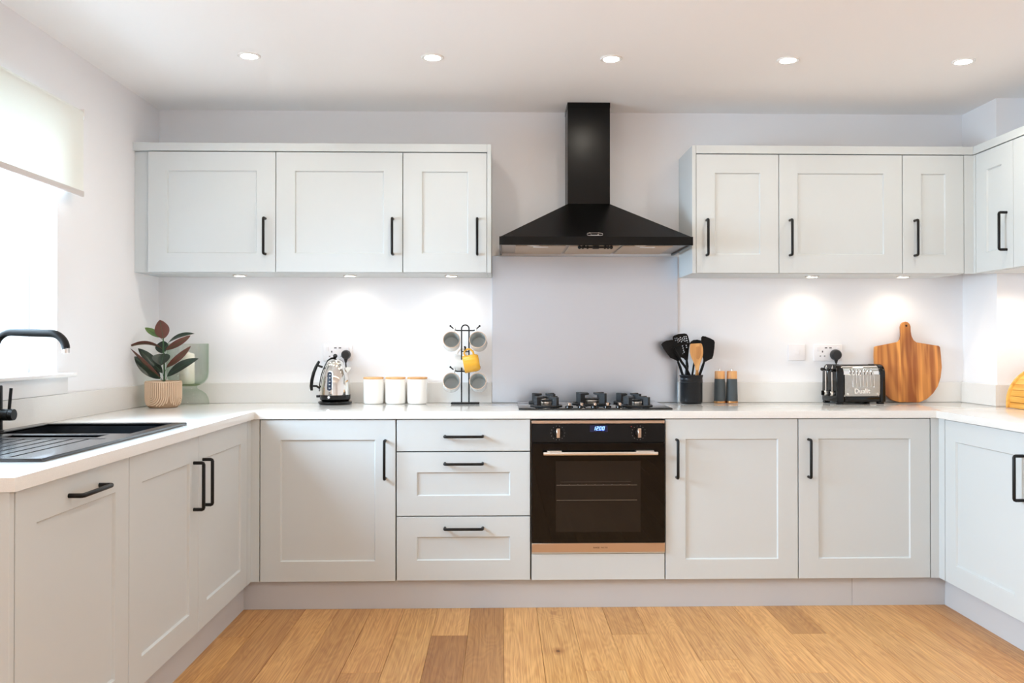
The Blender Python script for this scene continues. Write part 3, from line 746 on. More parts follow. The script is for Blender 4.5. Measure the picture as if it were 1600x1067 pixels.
# ================================================================== sink and tap
r = thing('sink', 'black composite one and a half bowl sink with drainer in the left worktop', 'sink', (-0.36, -1.1, ZT))
ZS = ZT+.0090
bowl = (-.585, -.140, -1.005, -.650); half = (-.500, -.195, -1.118, -1.030); drn = (-.590, -.150, -1.585, -1.150)
xs = sorted({SX0, SX1, bowl[0], bowl[1], half[0], half[1], drn[0], drn[1]}); ys = sorted({SY0, SY1, bowl[2], bowl[3], half[2], half[3], drn[2], drn[3]})
def sink_in(x, y):
    for a, b, c, d in (bowl, half, drn):
        if a < x < b and c < y < d: return False
    return True
m = MB(); m.slab(xs, ys, sink_in, ZT+.0004, ZS, .003); part('rim', m, M_SINK, r)
def bowl_part(nm, q, depth):
    a, b, c, d = q; m = MB(); m.shell_box(a-.004, b+.004, c-.004, d+.004, ZS-depth, ZS-.0035, .004); return part(nm, m, M_SINK, r)
b_ = bowl_part('bowl', bowl, .19); h_ = bowl_part('half_bowl', half, .12)
m = MB(); m.lathe([(0, 0), (.043, 0), (.043, .003), (.03, .004), (0, .002)], 24, (-.36, -.83, ZS-.186)); part('waste', m, M_CHROME, b_)
# drainer bed with grooves along the run
m = MB(); m.box(drn[0], drn[1], drn[2], drn[3], ZT+.0012, ZT+.0042)
gx = [drn[0]]; bars = []
n = 9; pitch = (drn[1]-drn[0])/n
for i in range(n): gx += [drn[0]+i*pitch+.006 if i else drn[0]+.0001, drn[0]+(i+1)*pitch-.0005]
for i in range(n): m.box(drn[0]+i*pitch+(.0045 if i else 0), drn[0]+(i+1)*pitch-(.0045 if i < n-1 else 0), drn[2], drn[3], ZT+.0042, ZT+.0078, .001, 1)
part('drainer', m, M_SINK, r)
TX, TY = -.6000, -.955
r = thing('kitchen_tap', 'matt black swan-neck mixer tap at the back of the sink', 'tap', (TX, TY, ZS))
m = MB(); m.lathe([(0, 0), (.027, 0), (.027, .005), (.022, .008), (.0215, .150), (.020, .154), (0, .154)], 24, (TX, TY, ZS)); part('body', m, M_BLACK, r)
def arc(c, r_, a0, a1, ux, uy, n=8): return [tuple(Vector(c) + Vector(ux)*r_*math.cos(a0+(a1-a0)*i/n) + Vector(uy)*r_*math.sin(a0+(a1-a0)*i/n)) for i in range(n+1)]
ZTAP = 1.2205; tx1 = -.3700; R_ = .052
pts = [(TX, TY, ZS+.15)] + arc((TX+R_, TY, ZTAP-R_), R_, PI, PI/2, (1, 0, 0), (0, 0, 1)) + arc((tx1-R_, TY, ZTAP-.004-R_), R_, PI/2, 0, (1, 0, 0), (0, 0, 1)) + [(tx1, TY, 1.171)]
m = MB(); m.tube(pts, .0130, 14); sp = part('spout', m, M_BLACK, r)
m = MB(); m.tube([(tx1, TY, 1.171), (tx1, TY, 1.152)], .0115, 14); part('aerator', m, M_CHROME, sp, label='chrome aerator tip')
m = MB(); m.tube([(TX+.015, TY, .9480), (TX+.046, TY, .9480)], .0195, 20); m.tube([(TX+.048, TY, .9480), (TX+.062, TY, .9480)], .0200, 20, radii=[.0200, .0185])
lv = part('lever_hub', m, M_BLACK, r)
m = MB(); m.tube([(TX+.046, TY, .966), (TX+.052, TY, 1.036)], .0052, 10); part('lever', m, M_BLACK, lv)

# ================================================================== sockets, switch, plugs
def faceplate(name, label, cat, x0, x1, z0, z1, detail):
    r = thing(name, label, cat, ((x0+x1)/2, YW, z0))
    m = MB(); m.box(x0, x1, YW-.0095, YW-.0004, z0, z1, .003, 2); p = part('faceplate', m, M_PLASTW, r)
    cx, cz = (x0+x1)/2, (z0+z1)/2
    if detail == 'socket':
        for s in (-1, 1):
            m = MB(); m.box(cx+s*.052-.007, cx+s*.052+.007, YW-.0125, YW-.0090, cz+.008, cz+.030, .001, 1); part('rocker', m, M_PLASTW, r)
            ox = cx + s*.030
            for dx, dz, w, h in ((0, .006, .0028, .0048), (-.011, -.017, .0036, .0022), (.011, -.017, .0036, .0022)):
                m = MB(); m.box(ox+dx-w, ox+dx+w, YW-.0098, YW-.0090, cz+dz-h, cz+dz+h); part('slot', m, M_SLOT, r)
            m = MB(); m.box(cx+s*.0115-.0065, cx+s*.0115+.0065, YW-.0098, YW-.0090, cz+.0225, cz+.0275); part('charging_slot', m, M_SLOT, r)
    else:
        m = MB(); m.box(cx-.012, cx+.012, YW-.0125, YW-.0090, cz-.012, cz+.014, .0012, 1); part('rocker', m, M_PLASTW, r)
    return r
faceplate('wall_socket', 'white double wall socket behind the steel kettle', 'socket', .1605, .3090, 1.0925, 1.1785, 'socket')
faceplate('wall_socket', 'white double wall socket behind the toaster', 'socket', 2.6790, 2.8250, 1.0925, 1.1785, 'socket')
faceplate('wall_switch', 'white square fused switch left of the toaster socket', 'switch', 2.5460, 2.6330, 1.0950, 1.1785, 'switch')
def plug(label, x, z, R):
    r = thing('plug', label, 'plug', (x, YW-.03, z))
    m = MB(); T = Matrix.Translation((x, YW-.0128, z)) @ Matrix.Rotation(PI/2, 4, 'X')
    m.lathe([(0, 0), (R, 0), (R, .014), (R*.93, .024), (R*.8, .030), (0, .031)], 28, M=T); part('body', m, M_RUBBER, r)
    m = MB(); m.tube([(x, YW-.026, z-R*.8), (x, YW-.026, z-R-.008), (x, YW-.026, z-R-.016)], .007, 10, radii=[.012, .007, .005]); part('strain_relief', m, M_RUBBER, r)
    m = MB(); m.tube([(x, YW-.026, z-R-.014), (x+.002, YW-.027, z-R-.05), (x, YW-.028, 1.0), (x-.004, YW-.030, .99), (x-.01, YW-.032, .965), (x-.01, YW-.032, .90), (x-.012, YW-.033, ZT+.0045)], .0034, 8); part('cable', m, M_RUBBER, r)
plug('round black plug in the socket behind the kettle', .2790, 1.1265, .0235)
plug('round black plug in the socket above the toaster', 2.7865, 1.1250, .0275)

# ================================================================== kettle
KX, KY = .2420, .463
r = thing('kettle', 'polished steel jug kettle with black handle on a black base', 'kettle', (KX, KY, ZT))
m = MB(); m.lathe([(0, .0008), (.078, .0008), (.083, .006), (.084, .013), (.080, .0165), (.060, .018), (0, .018)], 40, (KX, KY, ZT)); part('power_base', m, M_BLKGLOSS, r)
m = MB(); m.lathe([(0, .0185), (.066, .0185), (.0735, .024), (.0755, .030), (.0760, .0485), (0, .0485)], 40, (KX, KY, ZT)); k = part('collar', m, M_BLKGLOSS, r)
m = MB(); m.lathe([(0, 0), (.006, 0), (.006, .002), (0, .003)], 16, M=Matrix.Translation((KX-.017, KY-.0735, ZT+.0385)) @ Matrix.Rotation(PI/2, 4, 'X')); part('indicator', m, M_PLASTW, k)
m = MB(); m.box(KX-.093, KX-.074, KY-.006, KY+.006, ZT+.034, ZT+.046, .002); part('switch', m, M_BLKGLOSS, k)
prof = [(.0755, .0485), (.0755, .056), (.0748, .075), (.0730, .100), (.0695, .125), (.0640, .150), (.0560, .172), (.0465, .1935), (.0440, .197)]
m = MB(); m.lathe([(0, .0485)] + prof + [(0, .197)], 48, (KX, KY, ZT)); bd = part('jug', m, M_CHROME, r, smooth=50)
m = MB(); m.lathe([(.0440, .1972), (.0425, .203), (.036, .2145), (.024, .2225), (.010, .2260), (0, .2265)], 40, (KX, KY, ZT)); ld = part('lid', m, M_CHROME, r)
m = MB(); m.tube([(KX, KY, ZT+.226), (KX, KY, ZT+.231)], .004, 10); m.sphere((KX, KY, ZT+.2395), .0112); part('lid_knob', m, M_BLKGLOSS, ld)
m = MB(); sp_ = [(.050, .150, .012), (.066, .166, .014), (.080, .186, .017)]
V = []
for dx, dz, hw in sp_:
    V.append([m.bm.verts.new((KX+dx-.020, KY-hw, ZT+dz)), m.bm.verts.new((KX+dx+.002, KY-hw*.35, ZT+dz-.004)), m.bm.verts.new((KX+dx+.002, KY+hw*.35, ZT+dz-.004)), m.bm.verts.new((KX+dx-.020, KY+hw, ZT+dz))])
for A, B_ in zip(V, V[1:]):
    for i in range(4): m.bm.faces.new((A[i], A[(i+1) % 4], B_[(i+1) % 4], B_[i]))
m.bm.faces.new(V[0]); m.bm.faces.new(V[-1])
part('spout', m, M_CHROME, bd)
# water gauge on the front of the jug, following its slope
def jug_r(z):
    for (r0, z0), (r1, z1) in zip(prof, prof[1:]):
        if z0 <= z <= z1: return r0+(r1-r0)*(z-z0)/(z1-z0)
    return prof[-1][0]
m = MB(); gx = KX-.014; ring = []; n = 24
def on_jug(dx, z, off): rr = jug_r(z)+off; x = gx+dx-KX; return (KX+x, KY-math.sqrt(max(rr*rr-x*x, 1e-6)), ZT+z)
oval = []
for i in range(n):
    a = 2*PI*i/n; oval.append((.0115*math.cos(a), (.117 + (.036 if math.sin(a) > 0 else -.036)) + .0115*math.sin(a)))
rows = []
for i in range(17):
    z = .0705 + .093*i/16; e = min(z-.0705, .1635-z); hw = .0115 if e >= .0115 else math.sqrt(max(.0115**2-(.0115-e)**2, 1e-8))
    rows.append([m.bm.verts.new(on_jug(hw*(j/3-1), z, .0016)) for j in range(7)])
for A, Bq in zip(rows, rows[1:]):
    for j in range(6): m.bm.faces.new((A[j], A[j+1], Bq[j+1], Bq[j]))
gw = part('water_gauge', m, M_WINDOWB, bd)
m = MB(); m.tube([on_jug(dx*1.15, z, .0012) for dx, z in oval], .0014, 6, closed=True); part('gauge_rim', m, M_CHROME, bd)
for i in range(5):
    z = .084 + i*.0165; p = on_jug(.001, z, .0018)
    m = MB(); m.box(p[0]-.0040, p[0]+.0040, p[1]-.0009, p[1]+.0006, p[2]-.0013, p[2]+.0013); part('gauge_mark', m, M_PLASTW, gw)
# handle: spine on the jug, outer grip, two bridges
spine = [(KX-jug_r(z)-.0012, KY, ZT+z) for z in (.064, .09, .115, .14, .165, .185)] + [(KX-.0445, KY, ZT+.199), (KX-.036, KY, ZT+.2165), (KX-.020, KY, ZT+.2275), (KX-.004, KY, ZT+.2300)]
m = MB(); m.tube(spine, .0050, 10); hd = part('handle', m, M_BLKGLOSS, r)
grip = [(KX-.079, KY, ZT+.214), (KX-.094, KY, ZT+.188), (KX-.107, KY, ZT+.155), (KX-.115, KY, ZT+.120), (KX-.118, KY, ZT+.090), (KX-.116, KY, ZT+.068)]
m = MB(); m.tube(grip, .0080, 12, radii=[.0062, .008, .0085, .0085, .008, .0065]); part('grip', m, M_BLKGLOSS, hd)
m = MB(); m.tube([(x-.0072, y-.004, z) for x, y, z in grip], .0016, 6); part('grip_trim', m, M_CHROME, hd)
m = MB(); m.tube([(KX-.088, KY, ZT+.193), (KX-.062, KY, ZT+.184)], .0055, 10); part('bridge', m, M_BLKGLOSS, hd)
m = MB(); m.tube([(KX-.115, KY, ZT+.091), (KX-.092, KY, ZT+.090), (KX-.074, KY, ZT+.078)], .0055, 10); part('bridge', m, M_BLKGLOSS, hd)

# ================================================================== canisters
cn = thing('canister', 'white ceramic canister with wooden lid next to the kettle, left one of three', 'canister', (0, 0, 0), 'white storage canisters', world=False)
m = MB(); m.lathe([(0, .0008), (.044, .0008), (.0485, .005), (.0500, .015), (.0500, .122), (.0490, .1235), (0, .1235)], 40); part('jar', m, M_CERW, cn)
m = MB(); m.lathe([(0, .1237), (.0490, .1237), (.0505, .126), (.0505, .1315), (.049, .1335), (0, .1335)], 40); part('lid', m, M_BAMBOO, cn, label='pale wooden lid')
labs = (cn['label'], 'white ceramic canister with wooden lid, middle one of three', 'white ceramic canister with wooden lid next to the mug stand, right one of three')
for i, x in enumerate((.4270, .5365, .6460)):
    o = cn if i == 0 else copy_tree(cn)
    o.location = (x, .494, ZT); o['label'] = labs[i]

# ================================================================== mug stand and mugs
RX, RY = .8875, .462
r = thing('mug_stand', 'black wire mug tree stand holding mugs beside the steel splashback', 'mug stand', (RX, RY, ZT))
m = MB(); m.box(RX-.071, RX+.071, RY-.034, RY+.034, ZT+.0008, ZT+.0085, .003, 2); part('base', m, M_BLACK, r)
loop = [(RX-.0185, RY, ZT+.008), (RX-.0185, RY, 1.2570)] + arc((RX, RY, 1.2570), .0185, PI, 0, (1, 0, 0), (0, 0, 1), 10)[1:-1] + [(RX+.0185, RY, 1.2570), (RX+.0185, RY, ZT+.008)]
m = MB(); m.tube(loop, .0034, 8); part('upright_wire', m, M_BLACK, r)
def armw(z):
    for s in (-1, 1):
        m = MB(); m.tube([(RX, RY-.003, z), (RX+s*.040, RY-.006, z), (RX+s*.052, RY-.016, z+.004), (RX+s*.072, RY-.034, z+.022)], .0032, 8); m.sphere((RX+s*.072, RY-.034, z+.022), .0052, 10)
        part('hook', m, M_BLACK, r)
armw(1.2475); armw(1.0445)
m = MB(); m.tube([(RX-.0185, RY-.002, 1.1430), (RX+.0185, RY-.002, 1.1430)], .0026, 8); m.tube([(RX, RY, 1.143), (RX, RY-.045, 1.146), (RX, RY-.062, 1.166)], .0026, 8); m.sphere((RX, RY-.062, 1.166), .0046, 10)
m.tube([(RX, RY, 1.143), (RX, RY+.035, 1.146), (RX, RY+.050, 1.166)], .0026, 8)
part('hook', m, M_BLACK, r)
def make_mug(label, mo, mi, mr):
    t = thing('mug', label, 'mug', (0, 0, 0), 'mugs on the stand', world=False)
    R, H = .0430, .078; s = [(0, 0), (R*.80, 0), (R*.93, .005), (R, .018), (R, H-.0015)]
    m = MB(); m.lathe(s, 36); part('body', m, mo, t)
    m = MB(); m.lathe([(R, H-.0015), (R-.001, H), (R-.0035, H), (R-.0045, H-.002)], 36); part('lip', m, mr, t)
    m = MB(); m.lathe([(R-.0045, H-.002), (R-.0045, .020), (R*.8, .008), (R*.4, .005), (0, .005)], 36); part('inside', m, mi, t)
    m = MB(); hp = [(R-.002, 0, .062), (R+.012, 0, .066), (R+.024, 0, .060), (R+.030, 0, .046), (R+.026, 0, .032), (R+.014, 0, .022), (R-.002, 0, .020)]
    m.tube(hp, .0048, 10); part('handle', m, mo, t)
    return t
def pose(o, top, zdir, up):
    """Mug mouth towards zdir, handle towards up, handle's crest hooked at the point top."""
    z = Vector(zdir).normalized(); x = (Vector(up) - z*Vector(up).dot(z)).normalized(); y = z.cross(x)
    Rm = Matrix((x, y, z)).transposed().to_4x4()
    p = Vector(top) - Rm @ Vector((.0690, 0, .044))
    o.matrix_world = Matrix.Translation(p) @ Rm
mug = make_mug('pale grey mug with grey inside on the upper hook nearest the canisters', M_MUGOUT, M_MUGIN, M_MUGRIM)
ml = (mug['label'], 'pale grey mug with grey inside on the upper hook nearest the splashback', 'pale grey mug with grey inside on the lower hook nearest the canisters', 'pale grey mug with grey inside on the lower hook nearest the splashback')
for i, (s, z) in enumerate(((-1, 1.2475), (1, 1.2475), (-1, 1.0445), (1, 1.0445))):
    o = mug if i == 0 else copy_tree(mug)
    pose(o, (RX+s*.0520, RY-.0165, z+.0085), (s*-.06, -.93, .30), (s*-.22, 0, 1)); o['label'] = ml[i]
o = make_mug('mustard yellow mug hanging on the front middle hook of the stand', M_YELLOW, M_YELLOWIN, M_YELLOW); pose(o, (RX+.003, RY-.045, 1.1520), (-.97, -.03, -.18), (0.05, 0, 1)); o.location.x += .012
o = make_mug('white mug hanging behind the mustard yellow mug', M_CERW, M_YELLOWIN, M_CERW); pose(o, (RX-.002, RY+.036, 1.1520), (.96, .02, -.18), (-.05, 0, 1)); o.location.x -= .012

# ================================================================== utensil crock
UX, UY = 2.0195, .462
r = thing('utensil_crock', 'dark grey stoneware utensil crock standing next to the hob', 'crock', (UX, UY, ZT))
m = MB(); m.lathe([(0, .0008), (.049, .0008), (.0545, .006), (.0555, .014), (.0555, .104), (.0570, .1065), (.0555, .109), (.0555, .1105), (.0570, .113), (.0555, .1155), (.0555, .117), (.0570, .1195), (.0555, .122), (.0555, .130), (.0580, .139), (.0595, .1425), (.0585, .1445), (.0540, .1440), (.0515, .138), (.0515, .010), (0, .010)], 44, (UX, UY, ZT))
part('jar', m, M_CROCK, r, smooth=50)
def q(cx, cy): return (UX + (cx-585)*.000272, ZT + .1435 + (890-cy)*.000271)
def utensil(name, label, cat, head, y0, y1, stem_pts, m_, sr=.006, holes=None, extra=None):
    """head: outline in the x-z plane of the crock, leaning from depth y0 at its foot to y1 at its top; stem runs down into the crock."""
    hp = [q(*p) for p in head]; zs = [p[1] for p in hp]; za, zb = min(zs), max(zs)
    foot = (q(*stem_pts[-1])); base = (foot[0], UY, ZT+.012)
    t = thing(name, label, cat, base, 'utensils in the crock')
    def dep(z): return UY + y0 + (y1-y0)*(z-za)/(zb-za)
    m = MB()
    if holes:
        bm = m.bm; th = .0016
        vf = [bm.verts.new((x, dep(z)-th, z)) for x, z in hp]; loops = [vf]
        ed = [bm.edges.new((vf[i], vf[(i+1) % len(vf)])) for i in range(len(vf))]
        for (hx, hz) in holes:
            c = q(hx, hz); rr = .0034
            hv = [bm.verts.new((c[0]+a*rr, dep(c[1]+b*rr)-th, c[1]+b*rr)) for a, b in ((-1, -.7), (.7, -1), (1, .7), (-.7, 1))]
            loops.append(hv); ed += [bm.edges.new((hv[i], hv[(i+1) % 4])) for i in range(4)]
        bmesh.ops.triangle_fill(bm, edges=ed, use_beauty=True, use_dissolve=False)
        fs = bm.faces[:]
        e = bmesh.ops.extrude_face_region(bm, geom=fs)
        for v in [g for g in e['geom'] if isinstance(g, bmesh.types.BMVert)]: v.co.y += 2*th
    else:
        m.prism(hp, 'Y', -.0018, .0018, .0010, seg=1)
        for v in m.bm.verts: v.co.y += dep(v.co.z)
    part('blade', m, m_, t)
    sp = [q(*p) for p in stem_pts]
    ys_ = [dep(max(za, sp[0][1]))] + [UY + y0*(1-.6*(i)/(len(sp)-1)) for i in range(1, len(sp))]
    P = [(x, ys_[i], z) for i, (x, z) in enumerate(sp)]
    last = P[-1]; P.append((UX + (last[0]-UX)*.35, UY - y0*.3, ZT+.030))
    m = MB(); m.tube(P, sr, 10, radii=[sr*.75] + [sr]*(len(P)-2) + [sr*.9]); part('shaft', m, m_, t)
    return t
turnR = [(790, 190), (815, 168), (870, 175), (960, 210), (1025, 245), (1042, 285), (1030, 400), (1010, 520), (985, 590), (930, 610), (865, 645), (815, 650), (820, 600), (795, 520), (785, 400), (783, 280)]
utensil('spatula', 'wide black turner leaning to the right in the crock', 'utensil', turnR, .012, .022, [(838, 640), (800, 740), (745, 885)], M_NYLON, .0070)
turnL = [(36, 325), (60, 290), (130, 255), (240, 238), (330, 270), (400, 330), (440, 440), (425, 530), (380, 600), (345, 650), (310, 620), (200, 570), (150, 500), (80, 400)]
utensil('spatula', 'broad black turner leaning to the left in the crock', 'utensil', turnL, .004, .014, [(340, 640), (380, 740), (425, 885)], M_NYLON, .0070)
slot = [(262, 190), (285, 160), (370, 130), (480, 118), (525, 128), (548, 165), (565, 230), (580, 300), (560, 420), (545, 560), (540, 620), (490, 620), (460, 585), (430, 570), (400, 560), (380, 420), (320, 320), (270, 260)]
hl = [(305, 213), (340, 208), (405, 195), (375, 222), (312, 250), (348, 243), (385, 258), (413, 234), (443, 208), (475, 183), (512, 178), (483, 218), (520, 213), (453, 243), (490, 260), (527, 252), (425, 272), (357, 285), (540, 292), (513, 342), (520, 380), (415, 378), (443, 352), (453, 392), (425, 416), (462, 432), (432, 456), (472, 467), (440, 492)]
utensil('slotted_spatula', 'black turner pierced with small square holes at the back of the crock', 'utensil', slot, .020, .030, [(515, 600), (520, 730), (500, 885)], M_NYLON, .0080, holes=hl)
flat = [(205, 385), (225, 365), (320, 325), (430, 300), (520, 285), (528, 296), (440, 325), (330, 352), (240, 380), (215, 395)]
utensil('pasta_server', 'black utensil with bent flat end at the front of the crock', 'utensil', flat, -.022, -.030, [(255, 385), (310, 500), (390, 640), (480, 760), (545, 885)], M_NYLON, .0064)
spb = [(578, 300), (600, 268), (650, 240), (720, 235), (790, 250), (840, 300), (840, 380), (800, 460), (740, 520), (690, 560), (640, 520), (600, 440), (580, 370)]
utensil('serving_spoon', 'black round spoon half hidden behind the wooden spoon', 'utensil', spb, .016, .026, [(680, 540), (640, 720), (610, 885)], M_NYLON, .0052)
wsp = [(540, 318), (560, 309), (735, 302), (755, 318), (775, 400), (780, 480), (765, 570), (735, 650), (715, 720), (705, 800), (640, 800), (630, 720), (600, 640), (560, 560), (535, 470), (533, 380)]
t = utensil('wooden_spatula', 'pale wooden spoon with square tip at the front of the crock', 'utensil', wsp, -.028, -.034, [(672, 790), (678, 850), (682, 885)], M_SPOON, .0085)
m = MB(); bowl_o = [(610, 400), (640, 370), (700, 358), (735, 385), (742, 470), (720, 560), (690, 600), (650, 585), (620, 520)]
m.prism([q(*p) for p in bowl_o], 'Y', UY-.0362, UY-.0352); part('hollow_shade', m, wood('beech_hollow_shade', (208, 150, 90), (186, 128, 72), axis=2, freq=45), t)  # flat darker patch: the shade of the spoon's bowl put into the colour

# ================================================================== salt and pepper mills
ml_ = thing('pepper_mill', 'grey and oak mill nearest the utensil crock', 'mill', (0, 0, 0), 'pair of mills', world=False)
m = MB(); m.lathe([(0, .0006), (.0300, .0006), (.0305, .003), (.0300, .0105), (0, .0105)], 36); part('foot', m, M_MILLC, ml_, label='copper foot ring')
m = MB(); m.lathe([(0, .0107), (.0293, .0107), (.0293, .016), (.0262, .123), (0, .123)], 36); part('body', m, M_MILLG, ml_)
m = MB(); m.lathe([(0, .1232), (.0258, .1232), (.0252, .159), (.0235, .1620), (0, .1620)], 36); hd = part('head', m, M_MILLW, ml_, label='oak top')
m = MB(); m.lathe([(0, .162), (.0025, .162), (.0022, .169), (.0055, .1695), (.0055, .1735), (0, .174)], 16); part('knob', m, M_CHROME, hd)
for i, (x, l) in enumerate(((2.1750, ml_['label']), (2.2370, 'grey and oak mill further from the utensil crock'))):
    o = ml_ if i == 0 else copy_tree(ml_)
    o.location = (x, .508, ZT); o['label'] = l

# ================================================================== toaster
TQ = Matrix.Translation((2.7225, .372, ZT)) @ Matrix.Rotation(math.radians(6), 4, 'Z')
r = thing('toaster', 'black and polished steel two-slot toaster marked Dualit by the chopping board'.replace(' marked Dualit', ''), 'toaster', (0, 0, 0), world=False)
r.matrix_world = TQ
TL, TW, TH = .258, .160, .198
def prof_t(w0, w1, h, rad, z0=.0):
    pts = [(w0, z0), (w1, z0), (w1-.004, h-rad)]
    pts += [(w1-.004-rad+rad*math.cos(a), h-rad+rad*math.sin(a)) for a in [PI/2*i/7 for i in range(1, 8)]]
    pts += [(w0+.004+rad-rad*math.sin(a), h-rad+rad*math.cos(a)) for a in [PI/2*i/7 for i in range(0, 7)]] + [(w0+.004, h-rad)]
    return pts
m = MB(); m.prism(prof_t(.006, TW-.006, TH-.004, .040, .014), 'X', .012, TL-.012); shell = part('shell', m, M_CHROME, r)
for a, b in ((0.0, .040), (TL-.032, TL)):
    m = MB(); pp = prof_t(0, TW, TH, .046, .012)
    m.prism(pp, 'X', a, b, .006, seg=3)
    e = part('end_cap', m, M_BLKGLOSS, r)
m = MB(); m.box(.040, TL-.032, 0.0, TW, .012, .040, .004, 2); part('base', m, M_BLKGLOSS, r)
for x in (.018, TL-.024):
    for y in (.014, TW-.014):
        m = MB(); m.box(x-.016, x+.016, y-.011, y+.011, .0006, .0125, .003, 2); part('foot', m, M_BLKGLOSS, r)
# steel side panel with ribs, maker's name and two screws
m = MB(); c = .014; x0, x1, z0, z1 = .0405, TL-.0325, .040, TH-.050
pan = [(x0+c, z0)] + [(x1-c+c*math.sin(a), z0+c-c*math.cos(a)) for a in [PI/2*i/5 for i in range(6)]] + [(x1, z1), (x0, z1)] + [(x0+c-c*math.cos(a), z0+c-c*math.sin(a)) for a in [PI/2*i/5 for i in range(0, 5)]]
m.prism(pan, 'Y', -.0015, .0065, .001, seg=1)
pn = part('side_panel', m, mat('satin_steel_panel', (176, 171, 163), .20, metal=1.0), r, label='polished steel side panel')
for i in range(7):
    x = .0775 + i*.0185
    m = MB(); m.tube([(x, .012, TH-.022), (x+.001, .0020, TH-.040), (x+.003, -.0018, TH-.056), (x+.005, -.0022, .086)], .0028, 8); part('rib', m, M_CHROME, pn)
text('lettering', 'Dualit', .034, Matrix.Translation((.130, -.0022, .0655)) @ UPRIGHT, mat('embossed_letters', (250, 248, 244), .35, metal=1.0), pn, .0016, .0004)
for x in (.056, TL-.046):
    m = MB(); m.lathe([(0, 0), (.0052, 0), (.0045, .0018), (0, .002)], 16, M=Matrix.Translation((x, -.0015, .052)) @ Matrix.Rotation(PI/2, 4, 'X')); part('screw', m, M_SATIN, pn)
for y in (.052, .108):
    m = MB(); m.box(.045, TL-.036, y-.014, y+.014, TH-.0045, TH-.0030); part('slot', m, M_BLACK, r)
for y in (.048, .112):
    m = MB(); m.tube([(.004, y, TH-.006), (-.0010, y, TH-.018), (-.0022, y, TH-.040), (-.0022, y, .062)], .0042, 8); tr = part('lever_track', m, M_CHROME, r)
    m = MB(); m.tube([(-.004, y, TH-.026), (-.016, y, TH-.026)], .0035, 8); m.sphere((-.022, y, TH-.026), .0088); part('lever', m, M_BLKGLOSS, tr)
    m = MB(); m.lathe([(0, 0), (.013, 0), (.012, .010), (.010, .012), (0, .012)], 20, M=Matrix.Translation((-.001, y, .052)) @ Matrix.Rotation(-PI/2, 4, 'Y')); k = part('knob', m, M_CHROME, r)
    m = MB(); m.box(-.026, -.0128, y-.004, y+.004, .040, .064, .002, 1); part('knob_bar', m, M_BLKGLOSS, k)
m = MB(); m.sphere((-.012, .030, TH-.030), .0088); m.tube([(.002, .030, TH-.030), (-.012, .030, TH-.030)], .0035, 8); part('lever', m, M_BLKGLOSS, r)

# ================================================================== chopping board
def bq(cx, cy): return ((cx-847)*.0008085, (562-cy)*.000805)
out = [bq(*p) for p in ((780, 560), (910, 562), (960, 540), (1000, 505), (1032, 460), (1052, 405), (1062, 340), (1060, 270), (1056, 212), (1048, 203), (905, 180), (888, 166), (876, 140), (872, 110), (872, 80), (866, 62), (854, 51), (840, 48), (826, 51), (814, 62), (808, 80), (808, 140), (802, 160), (788, 177), (645, 205), (637, 212), (633, 270), (633, 340), (645, 405), (662, 460), (692, 510), (732, 545))]
m = MB(); m.prism(out, 'Y', -.009, .009, .003)
bd_ = thing('chopping_board', 'round-bottomed acacia chopping board with handle leaning on the back wall', 'chopping board', (3.1480, .5140, ZT+.0008), world=False)
bd_.rotation_euler = (math.radians(-4.2), 0, 0)
bp_ = part('board', m, M_BOARD, bd_)
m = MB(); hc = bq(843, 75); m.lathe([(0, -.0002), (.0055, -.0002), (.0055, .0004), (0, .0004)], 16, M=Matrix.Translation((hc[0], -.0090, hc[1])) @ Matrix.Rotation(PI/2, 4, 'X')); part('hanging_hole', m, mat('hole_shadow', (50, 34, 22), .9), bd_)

# ================================================================== bread bin
r = thing('bread_bin', 'bamboo roll-top bread bin on the right worktop at the picture edge', 'bread bin', (3.55, 0.02, ZT))
BX, BW, BH = 3.434, .235, .205; by0, by1 = -.250, .152
def bprof(off, n=18):
    a = [(BX+off + (BW-off)*0 + (BW-.03-off)*(1-math.cos(PI/2*i/n)), .028 + (BH-off-.028)*math.sin(PI/2*i/n)) for i in range(n+1)]
    return a
arcp = bprof(0)
sidep = [(BX, .001)] + arcp + [(BX+BW, BH), (BX+BW, .001)]
for a, b in ((by0, by0+.014), (by1-.014, by1)):
    m = MB(); m.prism([(x, ZT+z) for x, z in sidep], 'Y', a, b, .003); part('side', m, M_BIN, r)
m = MB(); m.box(BX+.012, BX+BW-.002, by0+.014, by1-.014, ZT+.0015, ZT+.014); m.box(BX+BW-.012, BX+BW-.002, by0+.014, by1-.014, ZT+.014, ZT+BH-.002); part('tray', m, M_BIN, r)
inn = bprof(.010, 9)
inn = [(BX+.010, .003)] + inn
for (x0, z0), (x1, z1) in zip(inn, inn[1:]):
    dx, dz = x1-x0, z1-z0; L_ = math.hypot(dx, dz); nx, nz = dz/L_, -dx/L_; g = .0012/L_
    x0_, z0_, x1_, z1_ = x0+dx*g, z0+dz*g, x1-dx*g, z1-dz*g
    m = MB(); m.prism([(x0_, ZT+z0_), (x1_, ZT+z1_), (x1_+nx*.008, ZT+z1_+nz*.008), (x0_+nx*.008, ZT+z0_+nz*.008)], 'Y', by0+.0145, by1-.0145, .001, seg=1); part('slat', m, M_BIN, r)

